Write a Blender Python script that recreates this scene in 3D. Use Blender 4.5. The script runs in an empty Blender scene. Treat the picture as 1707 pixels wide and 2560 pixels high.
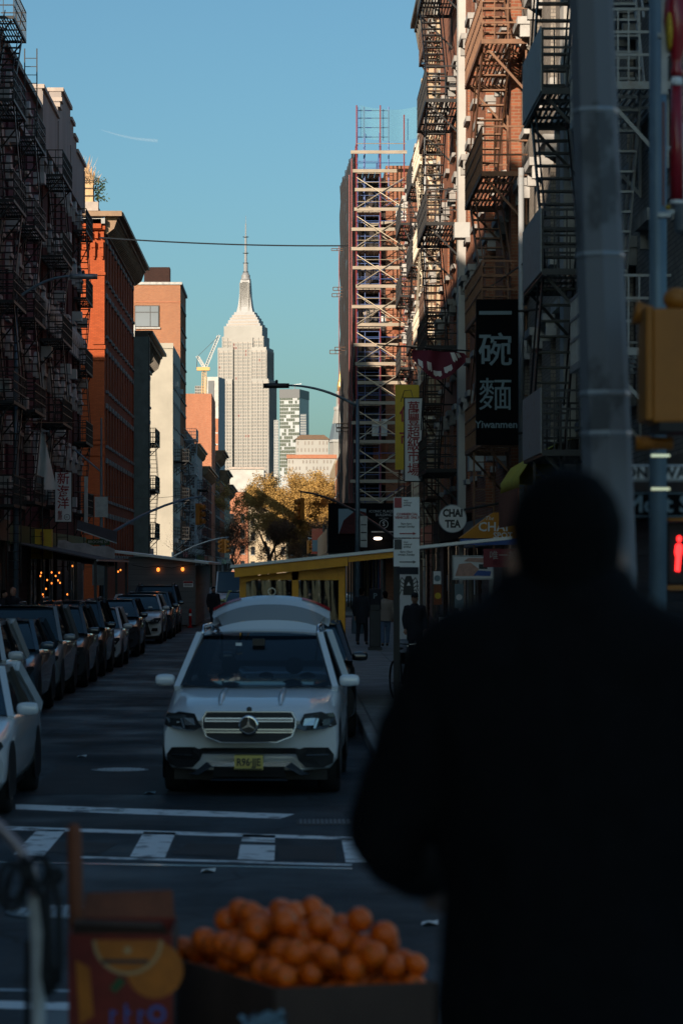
import bpy, bmesh, math, random
from math import sin, cos, pi, radians as R
from mathutils import Vector, Matrix
rnd = random.Random(7)
S = bpy.context.scene
C = S.collection
# ---------------------------------------------------------------- camera
FPX, VX, HY, CH = 7111.0, 730.0, 1420.0, 2.5      # 100 mm lens; street vanishing point; eye height over the roadway
cam = bpy.data.objects.new('camera', bpy.data.cameras.new('camera')); C.objects.link(cam)
cam.location = (0, 0, CH); cam.rotation_euler = (R(90), 0, 0)
cd = cam.data; cd.sensor_fit = 'VERTICAL'; cd.sensor_height = 36; cd.lens = 100
cd.shift_x = (853.5 - VX) / 2560; cd.shift_y = (HY - 1280) / 2560
cd.clip_start = 0.1; cd.clip_end = 30000
cd.dof.use_dof = True; cd.dof.focus_distance = 130; cd.dof.aperture_fstop = 4.2
S.camera = cam
S.render.resolution_x, S.render.resolution_y = 682, 1024
# ---------------------------------------------------------------- sky and sun
SUN_AZ, SUN_EL = R(180 + 26), R(16.2)              # behind the camera and to the left, clockwise from +Y
W = bpy.data.worlds.new('World'); S.world = W; W.use_nodes = True
nt = W.node_tree; bg = nt.nodes['Background']
sk = nt.nodes.new('ShaderNodeTexSky'); sk.sky_type = 'NISHITA'; sk.sun_disc = False
sk.sun_elevation = SUN_EL; sk.sun_rotation = SUN_AZ; sk.altitude = 0; sk.air_density = 0.95; sk.dust_density = 1.7; sk.ozone_density = 3.2
wb = nt.nodes.new('ShaderNodeMix'); wb.data_type = 'RGBA'; wb.blend_type = 'MULTIPLY'; wb.inputs[0].default_value = 1; wb.inputs[7].default_value = (.74, .97, .93, 1)   # cool white balance
nt.links.new(sk.outputs[0], wb.inputs[6]); nt.links.new(wb.outputs[2], bg.inputs[0]); bg.inputs[1].default_value = 0.081
sl = bpy.data.lights.new('sun', 'SUN'); sl.energy = 4.75; sl.angle = R(0.5); sl.color = (1.0, 0.83, 0.64)
so = bpy.data.objects.new('sun', sl); C.objects.link(so)
sd = Vector((sin(SUN_AZ) * cos(SUN_EL), cos(SUN_AZ) * cos(SUN_EL), sin(SUN_EL)))
so.rotation_euler = (-sd).to_track_quat('-Z', 'Y').to_euler(); so.location = (0, 0, 60)
vs = S.view_settings; vs.view_transform = 'Standard'; vs.look = 'None'; vs.gamma = 1; vs.use_curve_mapping = False; vs.exposure = 0.56
S.cycles.use_denoising = True; S.cycles.max_bounces = 6; S.cycles.diffuse_bounces = 1; S.cycles.glossy_bounces = 3
S.cycles.transparent_max_bounces = 16; S.cycles.sample_clamp_indirect = 4

# ---------------------------------------------------------------- helpers
def P(px, py, d):                                   # the point at distance d seen at that place of the photograph
    return Vector(((px - VX) / FPX * d, d, CH - (py - HY) / FPX * d))
def G(px, py, z=0.0):                               # the point of the ground seen there
    d = (CH - z) * FPX / (py - HY)
    return Vector(((px - VX) / FPX * d, d, z))

class MB:
    def __init__(s): s.v = []; s.f = []; s.m = []
    def quad(s, a, b, c, d, m=0):
        n = len(s.v); s.v += [tuple(a), tuple(b), tuple(c), tuple(d)]; s.f.append((n, n+1, n+2, n+3)); s.m.append(m); return s
    def poly(s, pts, m=0):
        n = len(s.v); s.v += [tuple(p) for p in pts]; s.f.append(tuple(range(n, n+len(pts)))); s.m.append(m); return s
    def box(s, x0, x1, y0, y1, z0, z1, m=0):
        n = len(s.v)
        s.v += [(x0,y0,z0),(x1,y0,z0),(x1,y1,z0),(x0,y1,z0),(x0,y0,z1),(x1,y0,z1),(x1,y1,z1),(x0,y1,z1)]
        for f in ((0,3,2,1),(4,5,6,7),(0,1,5,4),(1,2,6,5),(2,3,7,6),(3,0,4,7)): s.f.append(tuple(n+i for i in f)); s.m.append(m)
        return s
    def tube(s, a, b, r, n=6, r2=None, m=0, caps=True):
        a = Vector(a); b = Vector(b); d = b - a
        if d.length < 1e-6: return s
        q = d.to_track_quat('Z', 'Y'); r2 = r if r2 is None else r2; k = len(s.v)
        for p, rr in ((a, r), (b, r2)):
            for i in range(n):
                w = q @ Vector((cos(2*pi*(i+.5)/n)*rr, sin(2*pi*(i+.5)/n)*rr, 0)); s.v.append(tuple(p + w))
        for i in range(n):
            j = (i+1) % n; s.f.append((k+i, k+j, k+n+j, k+n+i)); s.m.append(m)
        if caps:
            s.f.append(tuple(k+n-1-i for i in range(n))); s.m.append(m); s.f.append(tuple(k+n+i for i in range(n))); s.m.append(m)
        return s
    def path(s, pts, r, n=6, m=0, radii=None):
        pts = [Vector(p) for p in pts]; k = len(s.v); up = None
        for i, p in enumerate(pts):
            d = (pts[min(i+1, len(pts)-1)] - pts[max(i-1, 0)])
            if d.length < 1e-9: d = Vector((0, 0, 1))
            d.normalize()
            if up is None: up = d.orthogonal().normalized()
            up = (up - d * up.dot(d)); up = up.normalized() if up.length > 1e-6 else d.orthogonal().normalized()
            w = d.cross(up); rr = radii[i] if radii else r
            for j in range(n):
                t = 2*pi*j/n; s.v.append(tuple(p + (up*cos(t) + w*sin(t))*rr))
        for i in range(len(pts)-1):
            for j in range(n):
                a = k+i*n+j; b = k+i*n+(j+1) % n; s.f.append((a, b, b+n, a+n)); s.m.append(m)
        s.f.append(tuple(k+n-1-j for j in range(n))); s.m.append(m)
        e = k+(len(pts)-1)*n; s.f.append(tuple(e+j for j in range(n))); s.m.append(m)
        return s
    def beam(s, a, b, w, h, m=0):                   # rectangular bar from a to b
        a = Vector(a); b = Vector(b); d = (b-a).normalized()
        sx = d.cross(Vector((0, 0, 1))); sx = sx.normalized() if sx.length > 1e-5 else Vector((1, 0, 0)); sz = sx.cross(d)
        k = len(s.v)
        for p in (a, b):
            for i, j in ((-1,-1),(1,-1),(1,1),(-1,1)): s.v.append(tuple(p + sx*i*w/2 + sz*j*h/2))
        for f in ((3,2,1,0),(4,5,6,7),(0,1,5,4),(1,2,6,5),(2,3,7,6),(3,0,4,7)): s.f.append(tuple(k+i for i in f)); s.m.append(m)
        return s
    def rings(s, rings, m=0, cap=True, closed=True):   # loft through rings of points of equal length
        k = len(s.v); n = len(rings[0])
        for r in rings: s.v += [tuple(p) for p in r]
        for i in range(len(rings)-1):
            for j in range(n if closed else n-1):
                a = k+i*n+j; b = k+i*n+(j+1) % n; s.f.append((a, b, b+n, a+n)); s.m.append(m)
        if cap:
            s.f.append(tuple(k+n-1-j for j in range(n))); s.m.append(m)
            e = k+(len(rings)-1)*n; s.f.append(tuple(e+j for j in range(n))); s.m.append(m)
        return s
    def lathe(s, c, prof, n=12, m=0, axis='Z', cap=True):       # prof: (radius, height)
        rs = []
        for r, h in prof:
            ring = []
            for j in range(n):
                t = 2*pi*j/n; x, y = cos(t)*max(r, 1e-4), sin(t)*max(r, 1e-4)
                p = (x, y, h) if axis == 'Z' else ((x, h, y) if axis == 'Y' else (h, x, y))
                ring.append(Vector(c) + Vector(p))
            rs.append(ring)
        return s.rings(rs, m, cap)
    def ell(s, c, r, n=12, k=8, m=0):
        c = Vector(c)
        return s.rings([[c + Vector((r[0]*sin(pi*i/k or 1e-3)*cos(2*pi*j/n), r[1]*sin(pi*i/k or 1e-3)*sin(2*pi*j/n), -r[2]*cos(pi*i/k))) if 0 < i < k else c + Vector((1e-4*cos(2*pi*j/n), 1e-4*sin(2*pi*j/n), -r[2]*cos(pi*i/k))) for j in range(n)] for i in range(k+1)], m)
    def prism(s, pts, y0, y1, m=0):                   # polygon in x,z thickened along y
        return s.rings([[(x, y0, z) for x, z in pts], [(x, y1, z) for x, z in pts]], m)
    def mesh(s, name, mats, smooth=False):
        me = bpy.data.meshes.new(name); me.from_pydata(s.v, [], s.f)
        ml = mats if isinstance(mats, (list, tuple)) else [mats]
        for m in ml: me.materials.append(m)
        if len(ml) > 1: me.polygons.foreach_set('material_index', s.m)
        bm = bmesh.new(); bm.from_mesh(me); bmesh.ops.recalc_face_normals(bm, faces=bm.faces); bm.to_mesh(me); bm.free()
        if smooth: me.polygons.foreach_set('use_smooth', [True]*len(me.polygons))
        me.update(); return me
    def build(s, name, mats, parent=None, smooth=False, loc=None):
        return put(name, s.mesh(name, mats, smooth), parent, loc)

def put(name, data, parent=None, loc=None, rz=0, scale=None):
    o = bpy.data.objects.new(name, data); C.objects.link(o)
    if parent: o.parent = parent
    if loc is not None: o.location = loc
    if rz: o.rotation_euler = (0, 0, rz)
    if scale: o.scale = scale
    return o
def tag(o, label, cat=None, group=None):
    o['label'] = label
    if cat: o['category'] = cat
    if group: o['group'] = group
    return o
def thing(name, label, cat, loc=(0, 0, 0), rz=0, group=None):
    return tag(put(name, None, None, loc, rz), label, cat, group)
def kind(o, k): o['kind'] = k; return o
def subsurf(o, lv=2):
    m = o.modifiers.new('sub', 'SUBSURF'); m.levels = lv; m.render_levels = lv; return o
def bevel(o, w=.01, n=2):
    m = o.modifiers.new('bev', 'BEVEL'); m.width = w; m.segments = n; m.limit_method = 'ANGLE'; return o
def text(name, body, loc, size, mat, parent=None, rot=(pi/2, 0, 0), thick=0.0, align='CENTER', sx=1.0, extrude=.002, spacing=1.0, shear=0):
    c = bpy.data.curves.new(name, 'FONT'); c.body = body; c.size = size; c.align_x = align; c.align_y = 'CENTER'
    c.extrude = extrude; c.offset = thick; c.resolution_u = 2; c.space_line = spacing; c.shear = shear; c.materials.append(mat)
    o = put(name, c, parent, loc); o.rotation_euler = rot; o.scale = (sx, 1, 1); TEXTS.append(o); return o
TEXTS = []

# ---------------------------------------------------------------- materials
def _base(name):
    m = bpy.data.materials.new(name); m.use_nodes = True; t = m.node_tree
    return m, t, t.nodes['Principled BSDF']
def mat(name, col, rough=.7, metal=0.0, var=.18, scale=2.0, bump=0.0, bscale=None, coat=0.0, spec=.5, col2=None, mask=(.4, .6), stretch=(1, 1, 1), alpha=1.0, emit=None, es=0.0):
    m, t, b = _base(name); N = t.nodes; L = t.links
    b.inputs['Roughness'].default_value = rough; b.inputs['Metallic'].default_value = metal
    b.inputs['Coat Weight'].default_value = coat; b.inputs['Coat Roughness'].default_value = .06; b.inputs['Specular IOR Level'].default_value = spec
    if alpha < 1: b.inputs['Alpha'].default_value = alpha
    if emit: b.inputs['Emission Color'].default_value = (*emit, 1); b.inputs['Emission Strength'].default_value = es
    g = N.new('ShaderNodeNewGeometry'); mp = N.new('ShaderNodeMapping'); mp.inputs['Scale'].default_value = stretch
    L.new(g.outputs['Position'], mp.inputs[0])
    n = N.new('ShaderNodeTexNoise'); n.inputs['Scale'].default_value = scale; n.inputs['Detail'].default_value = 6; n.inputs['Roughness'].default_value = .62
    L.new(mp.outputs[0], n.inputs['Vector'])
    if var or col2:
        r = N.new('ShaderNodeValToRGB'); e = r.color_ramp.elements
        e[0].position, e[1].position = (mask if col2 else (.3, .7))
        e[0].color = (*[c*(1-var) for c in col], 1)
        e[1].color = (*col2, 1) if col2 else (*[min(1, c*(1+var)) for c in col], 1)
        L.new(n.outputs['Fac'], r.inputs[0]); L.new(r.outputs[0], b.inputs['Base Color'])
    else: b.inputs['Base Color'].default_value = (*col, 1)
    if bump:
        n2 = N.new('ShaderNodeTexNoise'); n2.inputs['Scale'].default_value = bscale or scale*8; n2.inputs['Detail'].default_value = 5
        L.new(mp.outputs[0], n2.inputs['Vector'])
        bp = N.new('ShaderNodeBump'); bp.inputs['Strength'].default_value = bump; bp.inputs['Distance'].default_value = .02
        L.new(n2.outputs['Fac'], bp.inputs['Height']); L.new(bp.outputs[0], b.inputs['Normal'])
    return m
def brick(name, c1, c2, mortar, bw=.215, bh=.072, var=.25, dirt=.3, ms=.009):
    m, t, b = _base(name); N = t.nodes; L = t.links
    g = N.new('ShaderNodeNewGeometry'); sp = N.new('ShaderNodeSeparateXYZ'); L.new(g.outputs['Position'], sp.inputs[0])
    sn = N.new('ShaderNodeSeparateXYZ'); L.new(g.outputs['True Normal'], sn.inputs[0])
    ab = N.new('ShaderNodeMath'); ab.operation = 'ABSOLUTE'; L.new(sn.outputs[0], ab.inputs[0])
    gt = N.new('ShaderNodeMath'); gt.operation = 'GREATER_THAN'; gt.inputs[1].default_value = .6; L.new(ab.outputs[0], gt.inputs[0])
    mx = N.new('ShaderNodeMix'); L.new(gt.outputs[0], mx.inputs[0]); L.new(sp.outputs[0], mx.inputs[2]); L.new(sp.outputs[1], mx.inputs[3])
    cb = N.new('ShaderNodeCombineXYZ'); L.new(mx.outputs[0], cb.inputs[0]); L.new(sp.outputs[2], cb.inputs[1])
    br = N.new('ShaderNodeTexBrick'); L.new(cb.outputs[0], br.inputs['Vector'])
    br.inputs['Scale'].default_value = 1; br.inputs['Brick Width'].default_value = bw; br.inputs['Row Height'].default_value = bh
    br.inputs['Mortar Size'].default_value = ms; br.inputs['Mortar Smooth'].default_value = .3; br.inputs['Bias'].default_value = 0
    br.inputs['Color1'].default_value = (*c1, 1); br.inputs['Color2'].default_value = (*c2, 1); br.inputs['Mortar'].default_value = (*mortar, 1)
    n = N.new('ShaderNodeTexNoise'); n.inputs['Scale'].default_value = .35; n.inputs['Detail'].default_value = 8; n.inputs['Roughness'].default_value = .7
    mp = N.new('ShaderNodeMapping'); mp.inputs['Scale'].default_value = (1, 1, .35); L.new(g.outputs['Position'], mp.inputs[0]); L.new(mp.outputs[0], n.inputs['Vector'])
    r = N.new('ShaderNodeMapRange'); r.inputs[1].default_value = .3; r.inputs[2].default_value = .7; r.inputs[3].default_value = 1-dirt; r.inputs[4].default_value = 1+dirt*.5
    L.new(n.outputs['Fac'], r.inputs[0])
    mu = N.new('ShaderNodeMix'); mu.data_type = 'RGBA'; mu.blend_type = 'MULTIPLY'; mu.inputs[0].default_value = 1
    L.new(br.outputs['Color'], mu.inputs[6]); L.new(r.outputs[0], mu.inputs[7]); L.new(mu.outputs[2], b.inputs['Base Color'])
    bp = N.new('ShaderNodeBump'); bp.inputs['Strength'].default_value = .5; bp.inputs['Distance'].default_value = .01; bp.invert = True
    L.new(br.outputs['Fac'], bp.inputs['Height']); L.new(bp.outputs[0], b.inputs['Normal'])
    b.inputs['Roughness'].default_value = .85; b.inputs['Specular IOR Level'].default_value = .25
    return m
def clearglass(name, tint, gloss=1.0, ior=1.45, rough=.02):
    m, t, b = _base(name); N = t.nodes; L = t.links; N.remove(b)
    tr = N.new('ShaderNodeBsdfTransparent'); tr.inputs[0].default_value = (*tint, 1)
    gl = N.new('ShaderNodeBsdfGlossy'); gl.inputs['Roughness'].default_value = rough; gl.inputs[0].default_value = (gloss, gloss, gloss, 1)
    fr = N.new('ShaderNodeFresnel'); fr.inputs[0].default_value = ior
    mx = N.new('ShaderNodeMixShader'); L.new(fr.outputs[0], mx.inputs[0]); L.new(tr.outputs[0], mx.inputs[1]); L.new(gl.outputs[0], mx.inputs[2])
    L.new(mx.outputs[0], N['Material Output'].inputs[0]); return m
def net(name, col, alpha):
    m, t, b = _base(name); N = t.nodes; L = t.links
    b.inputs['Base Color'].default_value = (*col, 1); b.inputs['Roughness'].default_value = .9; b.inputs['Alpha'].default_value = alpha
    return m
def emis(name, col, s):
    m, t, b = _base(name); b.inputs['Base Color'].default_value = (*[c*.3 for c in col], 1); b.inputs['Emission Color'].default_value = (*col, 1); b.inputs['Emission Strength'].default_value = s; return m

K = {}
def asphalt(name, col):
    m, t, b = _base(name); N = t.nodes; L = t.links; g = N.new('ShaderNodeNewGeometry')
    def noise(sc, det, st=(1, 1, 1), rg=.6):
        mp = N.new('ShaderNodeMapping'); mp.inputs['Scale'].default_value = st; L.new(g.outputs['Position'], mp.inputs[0]); n = N.new('ShaderNodeTexNoise'); n.inputs['Scale'].default_value = sc; n.inputs['Detail'].default_value = det; n.inputs['Roughness'].default_value = rg; L.new(mp.outputs[0], n.inputs['Vector']); return n.outputs['Fac']
    def rng(f, a, c, lo, hi):
        r = N.new('ShaderNodeMapRange'); r.inputs[1].default_value = a; r.inputs[2].default_value = c; r.inputs[3].default_value = lo; r.inputs[4].default_value = hi; L.new(f, r.inputs[0]); return r.outputs[0]
    def mul(a, c):
        q = N.new('ShaderNodeMath'); q.operation = 'MULTIPLY'; L.new(a, q.inputs[0]); L.new(c, q.inputs[1]); return q.outputs[0]
    v = N.new('ShaderNodeTexVoronoi'); v.feature = 'DISTANCE_TO_EDGE'; v.inputs['Scale'].default_value = .42; mp = N.new('ShaderNodeMapping'); L.new(g.outputs['Position'], mp.inputs[0]); ad = N.new('ShaderNodeVectorMath'); ad.operation = 'ADD'
    nn = N.new('ShaderNodeTexNoise'); nn.inputs['Scale'].default_value = 1.4; L.new(g.outputs['Position'], nn.inputs['Vector']); L.new(mp.outputs[0], ad.inputs[0]); L.new(nn.outputs['Color'], ad.inputs[1]); L.new(ad.outputs[0], v.inputs['Vector'])
    crack = rng(v.outputs['Distance'], .0, .022, .35, 1.0)
    f = mul(mul(rng(noise(.28, 5), .35, .65, .55, 1.35), rng(noise(55, 3), .3, .7, .75, 1.25)), mul(rng(noise(.8, 6, (3.2, .12, 1)), .35, .7, .7, 1.2), crack))
    cm = N.new('ShaderNodeVectorMath'); cm.operation = 'SCALE'; cm.inputs[0].default_value = col; L.new(f, cm.inputs['Scale']); L.new(cm.outputs[0], b.inputs['Base Color'])
    L.new(rng(noise(.5, 4), .35, .65, .55, .9), b.inputs['Roughness']); b.inputs['Specular IOR Level'].default_value = .4
    bp = N.new('ShaderNodeBump'); bp.inputs['Strength'].default_value = .5; bp.inputs['Distance'].default_value = .02; L.new(noise(70, 4), bp.inputs['Height']); L.new(bp.outputs[0], b.inputs['Normal'])
    return m
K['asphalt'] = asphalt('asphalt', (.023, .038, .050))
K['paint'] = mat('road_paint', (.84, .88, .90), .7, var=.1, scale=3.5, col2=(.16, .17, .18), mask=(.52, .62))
K['concrete'] = mat('concrete', (.26, .26, .26), .85, var=.3, scale=1.3, bump=.3)
K['kerb'] = mat('kerb_stone', (.34, .33, .32), .8, var=.3, scale=2)
K['steelplate'] = mat('cast_iron_cover', (.10, .11, .12), .5, .6, var=.3, scale=9)
K['iron'] = mat('black_iron', (.008, .008, .010), .55, .2, var=.4, scale=6)
K['rust'] = mat('rusty_brown_iron', (.17, .085, .05), .7, .1, var=.4, scale=5, col2=(.07, .04, .03))
K['brown_iron'] = mat('brown_painted_iron', (.20, .10, .055), .6, .1, var=.3, scale=5)
K['white_iron'] = mat('pale_painted_iron', (.46, .48, .50), .55, .1, var=.2, scale=6, col2=(.28, .22, .18), mask=(.55, .75))
K['cream_iron'] = mat('cream_painted_iron', (.68, .60, .47), .6, .1, var=.2, scale=6)
K['galv'] = mat('galvanised_steel', (.33, .36, .39), .45, .5, var=.2, scale=4)
K['darksteel'] = mat('dark_painted_steel', (.035, .04, .048), .45, .3, var=.2, scale=4)
K['glass'] = mat('window_glass', (.02, .024, .03), .06, 0, var=0, spec=.6)
K['blueglass'] = mat('pale_tower_glass', (.12, .14, .165), .35, .1, var=.3, scale=.08, spec=.7)
K['frame_dark'] = mat('dark_window_frame', (.04, .035, .035), .6, var=.2)
K['frame_white'] = mat('white_window_frame', (.6, .6, .58), .6, var=.2)
K['stone'] = mat('grey_stone', (.30, .29, .28), .85, var=.3, scale=2)
K['palestone'] = mat('pale_ornament_stone', (.40, .39, .38), .8, var=.3, scale=3)
K['render'] = mat('grey_render', (.27, .23, .215), .9, var=.22, scale=.5, stretch=(1, 1, .3), bump=.15)
K['coping'] = mat('coping_stone', (.40, .33, .29), .85, var=.2)
K['limestone'] = mat('limestone', (.35, .335, .315), .85, var=.12, scale=.03)
K['cream'] = mat('cream_painted_wall', (.37, .335, .28), .85, var=.12, scale=.5)
K['whitewall'] = mat('white_wall', (.44, .43, .41), .85, var=.15, scale=.6)
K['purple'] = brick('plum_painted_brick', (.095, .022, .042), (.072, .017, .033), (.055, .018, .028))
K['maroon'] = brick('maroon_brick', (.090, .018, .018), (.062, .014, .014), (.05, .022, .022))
K['redbrick'] = brick('red_brick', (.46, .092, .028), (.37, .07, .02), (.26, .07, .03), dirt=.18)
K['orangebrick'] = brick('orange_brick', (.38, .13, .058), (.29, .092, .042), (.32, .21, .14), dirt=.12, ms=.014)
K['rustbrick'] = brick('rust_brick', (.44, .16, .085), (.36, .12, .06), (.36, .22, .15), dirt=.15)
K['tanbrick'] = brick('tan_brick', (.52, .40, .27), (.42, .31, .20), (.40, .34, .26), dirt=.25)
K['paleBrick'] = brick('weathered_pale_brick', (.34, .30, .26), (.25, .22, .19), (.17, .155, .145), dirt=.35)
K['litbrick'] = brick('worn_red_brick', (.36, .125, .066), (.25, .082, .045), (.30, .20, .135), dirt=.3)
K['darkbrick'] = brick('dark_brick', (.050, .020, .016), (.036, .015, .012), (.03, .022, .02))  # very dark brick tone over the whole wall
K['greenclad'] = mat('green_grey_cladding', (.17, .21, .20), .6, .2, var=.2)
K['darkcornice'] = mat('dark_cornice_metal', (.10, .085, .07), .6, .2, var=.3)
K['browncornice'] = mat('brown_cornice_metal', (.24, .15, .09), .6, .1, var=.3)
K['wood'] = mat('weathered_plank', (.34, .28, .22), .85, var=.25, scale=4, stretch=(.3, .3, 3))
K['netdark'] = net('debris_netting', (.045, .036, .034), .8)
K['netblue'] = net('blue_debris_netting', (.12, .28, .36), .42)
K['tubered'] = mat('red_scaffold_tube', (.20, .025, .025), .5, .2, var=.2)
K['tubeblue'] = mat('blue_scaffold_tube', (.05, .09, .24), .5, .2, var=.2)
K['tubesteel'] = mat('steel_scaffold_tube', (.58, .48, .36), .4, .6, var=.2)
K['yellow'] = mat('ochre_yellow_paint', (.88, .36, .004), .5, var=.18, scale=2.5)
K['vinyl'] = clearglass('clear_vinyl_sheet', (.16, .14, .12), .9, 1.7, .12)
K['shed'] = mat('grey_shed_board', (.16, .165, .17), .8, var=.15, scale=2, stretch=(.3, .3, 4))
K['shedroof'] = mat('pale_metal_roof_edge', (.55, .58, .62), .4, .3, var=.1)
K['white'] = mat('white_sign_face', (.72, .73, .74), .5, var=.06)
K['black'] = mat('matt_black', (.008, .008, .009), .6, var=0)
K['signblack'] = mat('black_sign_face', (.004, .004, .005), .8, var=0, spec=.1)
K['letterwhite'] = mat('white_lettering', (.75, .77, .78), .5, var=0)
K['letterblue'] = mat('pale_blue_lettering', (.15, .22, .26), .5, var=0)
K['letterred'] = mat('dark_red_lettering', (.30, .02, .03), .5, var=0)
K['letterdark'] = mat('dark_lettering', (.02, .025, .03), .5, var=0)
K['signyellow'] = mat('yellow_sign_face', (.65, .44, .02), .5, var=.1)
K['signorange'] = mat('orange_awning_cloth', (.60, .24, .02), .7, var=.1)
K['signred'] = mat('dark_red_sign_face', (.20, .012, .03), .5, var=.1)
K['awnyellow'] = mat('yellow_awning_cloth', (.60, .48, .03), .8, var=.15)
K['awndark'] = mat('dark_awning_cloth', (.05, .05, .055), .85, var=.2)
K['cloth'] = mat('white_cloth', (.70, .69, .67), .9, var=.08)
K['tarp'] = mat('white_tarpaulin', (.66, .66, .64), .7, var=.12)
K['maroonflag'] = mat('maroon_flag_cloth', (.13, .015, .035), .85, var=.15)
K['acunit'] = mat('air_conditioner_casing', (.42, .42, .41), .6, var=.1)
K['rubber'] = mat('tyre_rubber', (.012, .012, .013), .8, var=.1)
K['rim'] = mat('wheel_alloy', (.30, .31, .33), .3, .8, var=.05)
K['chrome'] = mat('chrome', (.75, .77, .80), .12, 1.0, var=0)
K['carglass'] = mat('sky_tinted_car_glass', (.014, .034, .048), .04, 0, var=0, spec=.75)  # dark glass; the blue in its base colour stands in for reflected sky
K['screen'] = clearglass('windscreen_glass', (.13, .17, .20), 1.0, 1.55, .015)
K['trim'] = mat('black_car_trim', (.012, .012, .013), .45, var=0)
K['lens'] = mat('headlamp_lens', (.05, .055, .06), .08, .3, var=.3, scale=40, spec=.8)
K['lensclear'] = mat('headlamp_reflector', (.6, .63, .66), .1, .8, var=0)
K['redlens'] = mat('red_tail_lamp', (.42, .015, .02), .15, var=0, spec=.8)
K['plate'] = mat('straw_yellow_plate', (.70, .56, .16), .5, var=.05)
K['seat'] = mat('car_seat_leather', (.035, .035, .038), .6, var=0)
K['signal'] = mat('signal_yellow', (.40, .135, .010), .55, var=.15)
K['lantern'] = mat('dark_red_enamel', (.28, .008, .018), .3, var=.2, coat=.3)
K['gold'] = mat('gold_tinsel', (.48, .30, .02), .5, .3, var=.35, scale=60)
K['skin'] = mat('skin', (.36, .20, .14), .6, var=.1, scale=8)
K['hair'] = mat('black_hair', (.003, .003, .003), .9, var=.3, scale=60, spec=.12)
K['coat'] = mat('black_wool_coat', (.006, .006, .007), .95, var=.2, scale=30, bump=.1, spec=.1)
K['beige'] = mat('beige_quilted_nylon', (.30, .24, .20), .7, var=.1)
K['denim'] = mat('blue_denim', (.12, .18, .28), .9, var=.15, scale=20)
K['navy'] = mat('dark_navy_cloth', (.015, .017, .025), .9, var=.2)
K['peel'] = mat('orange_peel', (.97, .13, .002), .30, var=.22, scale=9, bump=.25, bscale=140, spec=.5)
K['card'] = mat('brown_cardboard', (.075, .042, .030), .9, var=.15, scale=6)
K['cardprint'] = mat('red_printed_cardboard', (.22, .022, .010), .7, var=.3, scale=8)
K['printorange'] = mat('orange_print', (.52, .14, .008), .6, var=.2, scale=14)
K['printcream'] = mat('cream_print', (.50, .30, .13), .6, var=.1)
K['printblue'] = mat('blue_print', (.05, .12, .40), .6, var=.1)
K['printgreen'] = mat('green_print', (.03, .10, .03), .6, var=.2)
K['redwood'] = mat('red_brown_wood', (.22, .06, .022), .7, var=.25, scale=5, stretch=(3, 3, .4))
K['whitepole'] = mat('worn_white_pole', (.42, .42, .42), .5, var=.25, scale=7)
K['mauvepole'] = mat('bare_metal_tube', (.32, .26, .27), .35, .5, var=.15)
K['concpole'] = mat('grey_pole_paint', (.19, .20, .225), .7, .1, var=.12, scale=3, col2=(.085, .09, .10), mask=(.56, .63), stretch=(1, 1, .6))
K['bluepole'] = mat('galvanised_pole_blue_grey', (.14, .20, .25), .5, .4, var=.12, scale=4)
K['bark'] = mat('tree_bark', (.075, .055, .042), .9, var=.3, scale=6)
K['leafgold'] = mat('golden_autumn_leaf', (.40, .235, .065), .75, var=.4, scale=.9)
K['leafbrown'] = mat('brown_dry_leaf', (.20, .11, .06), .8, var=.35, scale=1.1)
K['grassdry'] = mat('dry_ornamental_grass', (.52, .33, .18), .8, var=.25, scale=5)
K['shrub'] = mat('evergreen_shrub_leaf', (.05, .08, .03), .7, var=.3, scale=4)
K['goldleaf'] = mat('gilded_cupola', (.62, .42, .16), .35, .6, var=.1)
K['slate'] = mat('blue_grey_roof', (.12, .15, .18), .6, var=.15)
K['crane'] = mat('yellow_crane_steel', (.58, .34, .12), .5, .1, var=.1)
K['cranewhite'] = mat('white_crane_steel', (.62, .55, .50), .5, .1, var=.1)
K['bulb'] = emis('lit_filament_bulb', (1.0, .24, .035), 1.7)
K['bulbwhite'] = emis('lit_lamp', (1.0, .80, .62), 6)
K['signalred'] = emis('lit_red_hand', (1.0, .02, .02), 3.0)
K['neon'] = emis('lit_coloured_sign', (.15, .8, .6), .8)
K['redglow'] = emis('lit_red_sign', (1.0, .10, .10), 1.2)
K['contrail'] = net('condensation_trail', (.8, .8, .8), .035)
def paint(name, col, coat=1.0, metal=.0): return mat(name, col, .32, metal, var=0, coat=coat, spec=.5)
# ================================================================ setting: ground, roads, pavements
def sheet(name, pts, m, k='structure'):
    o = MB().poly(pts).build(name, m); return kind(o, k)
XL, XR, KL, KR = -10.0, 5.0, -6.3, 1.05            # building lines and kerb lines
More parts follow.
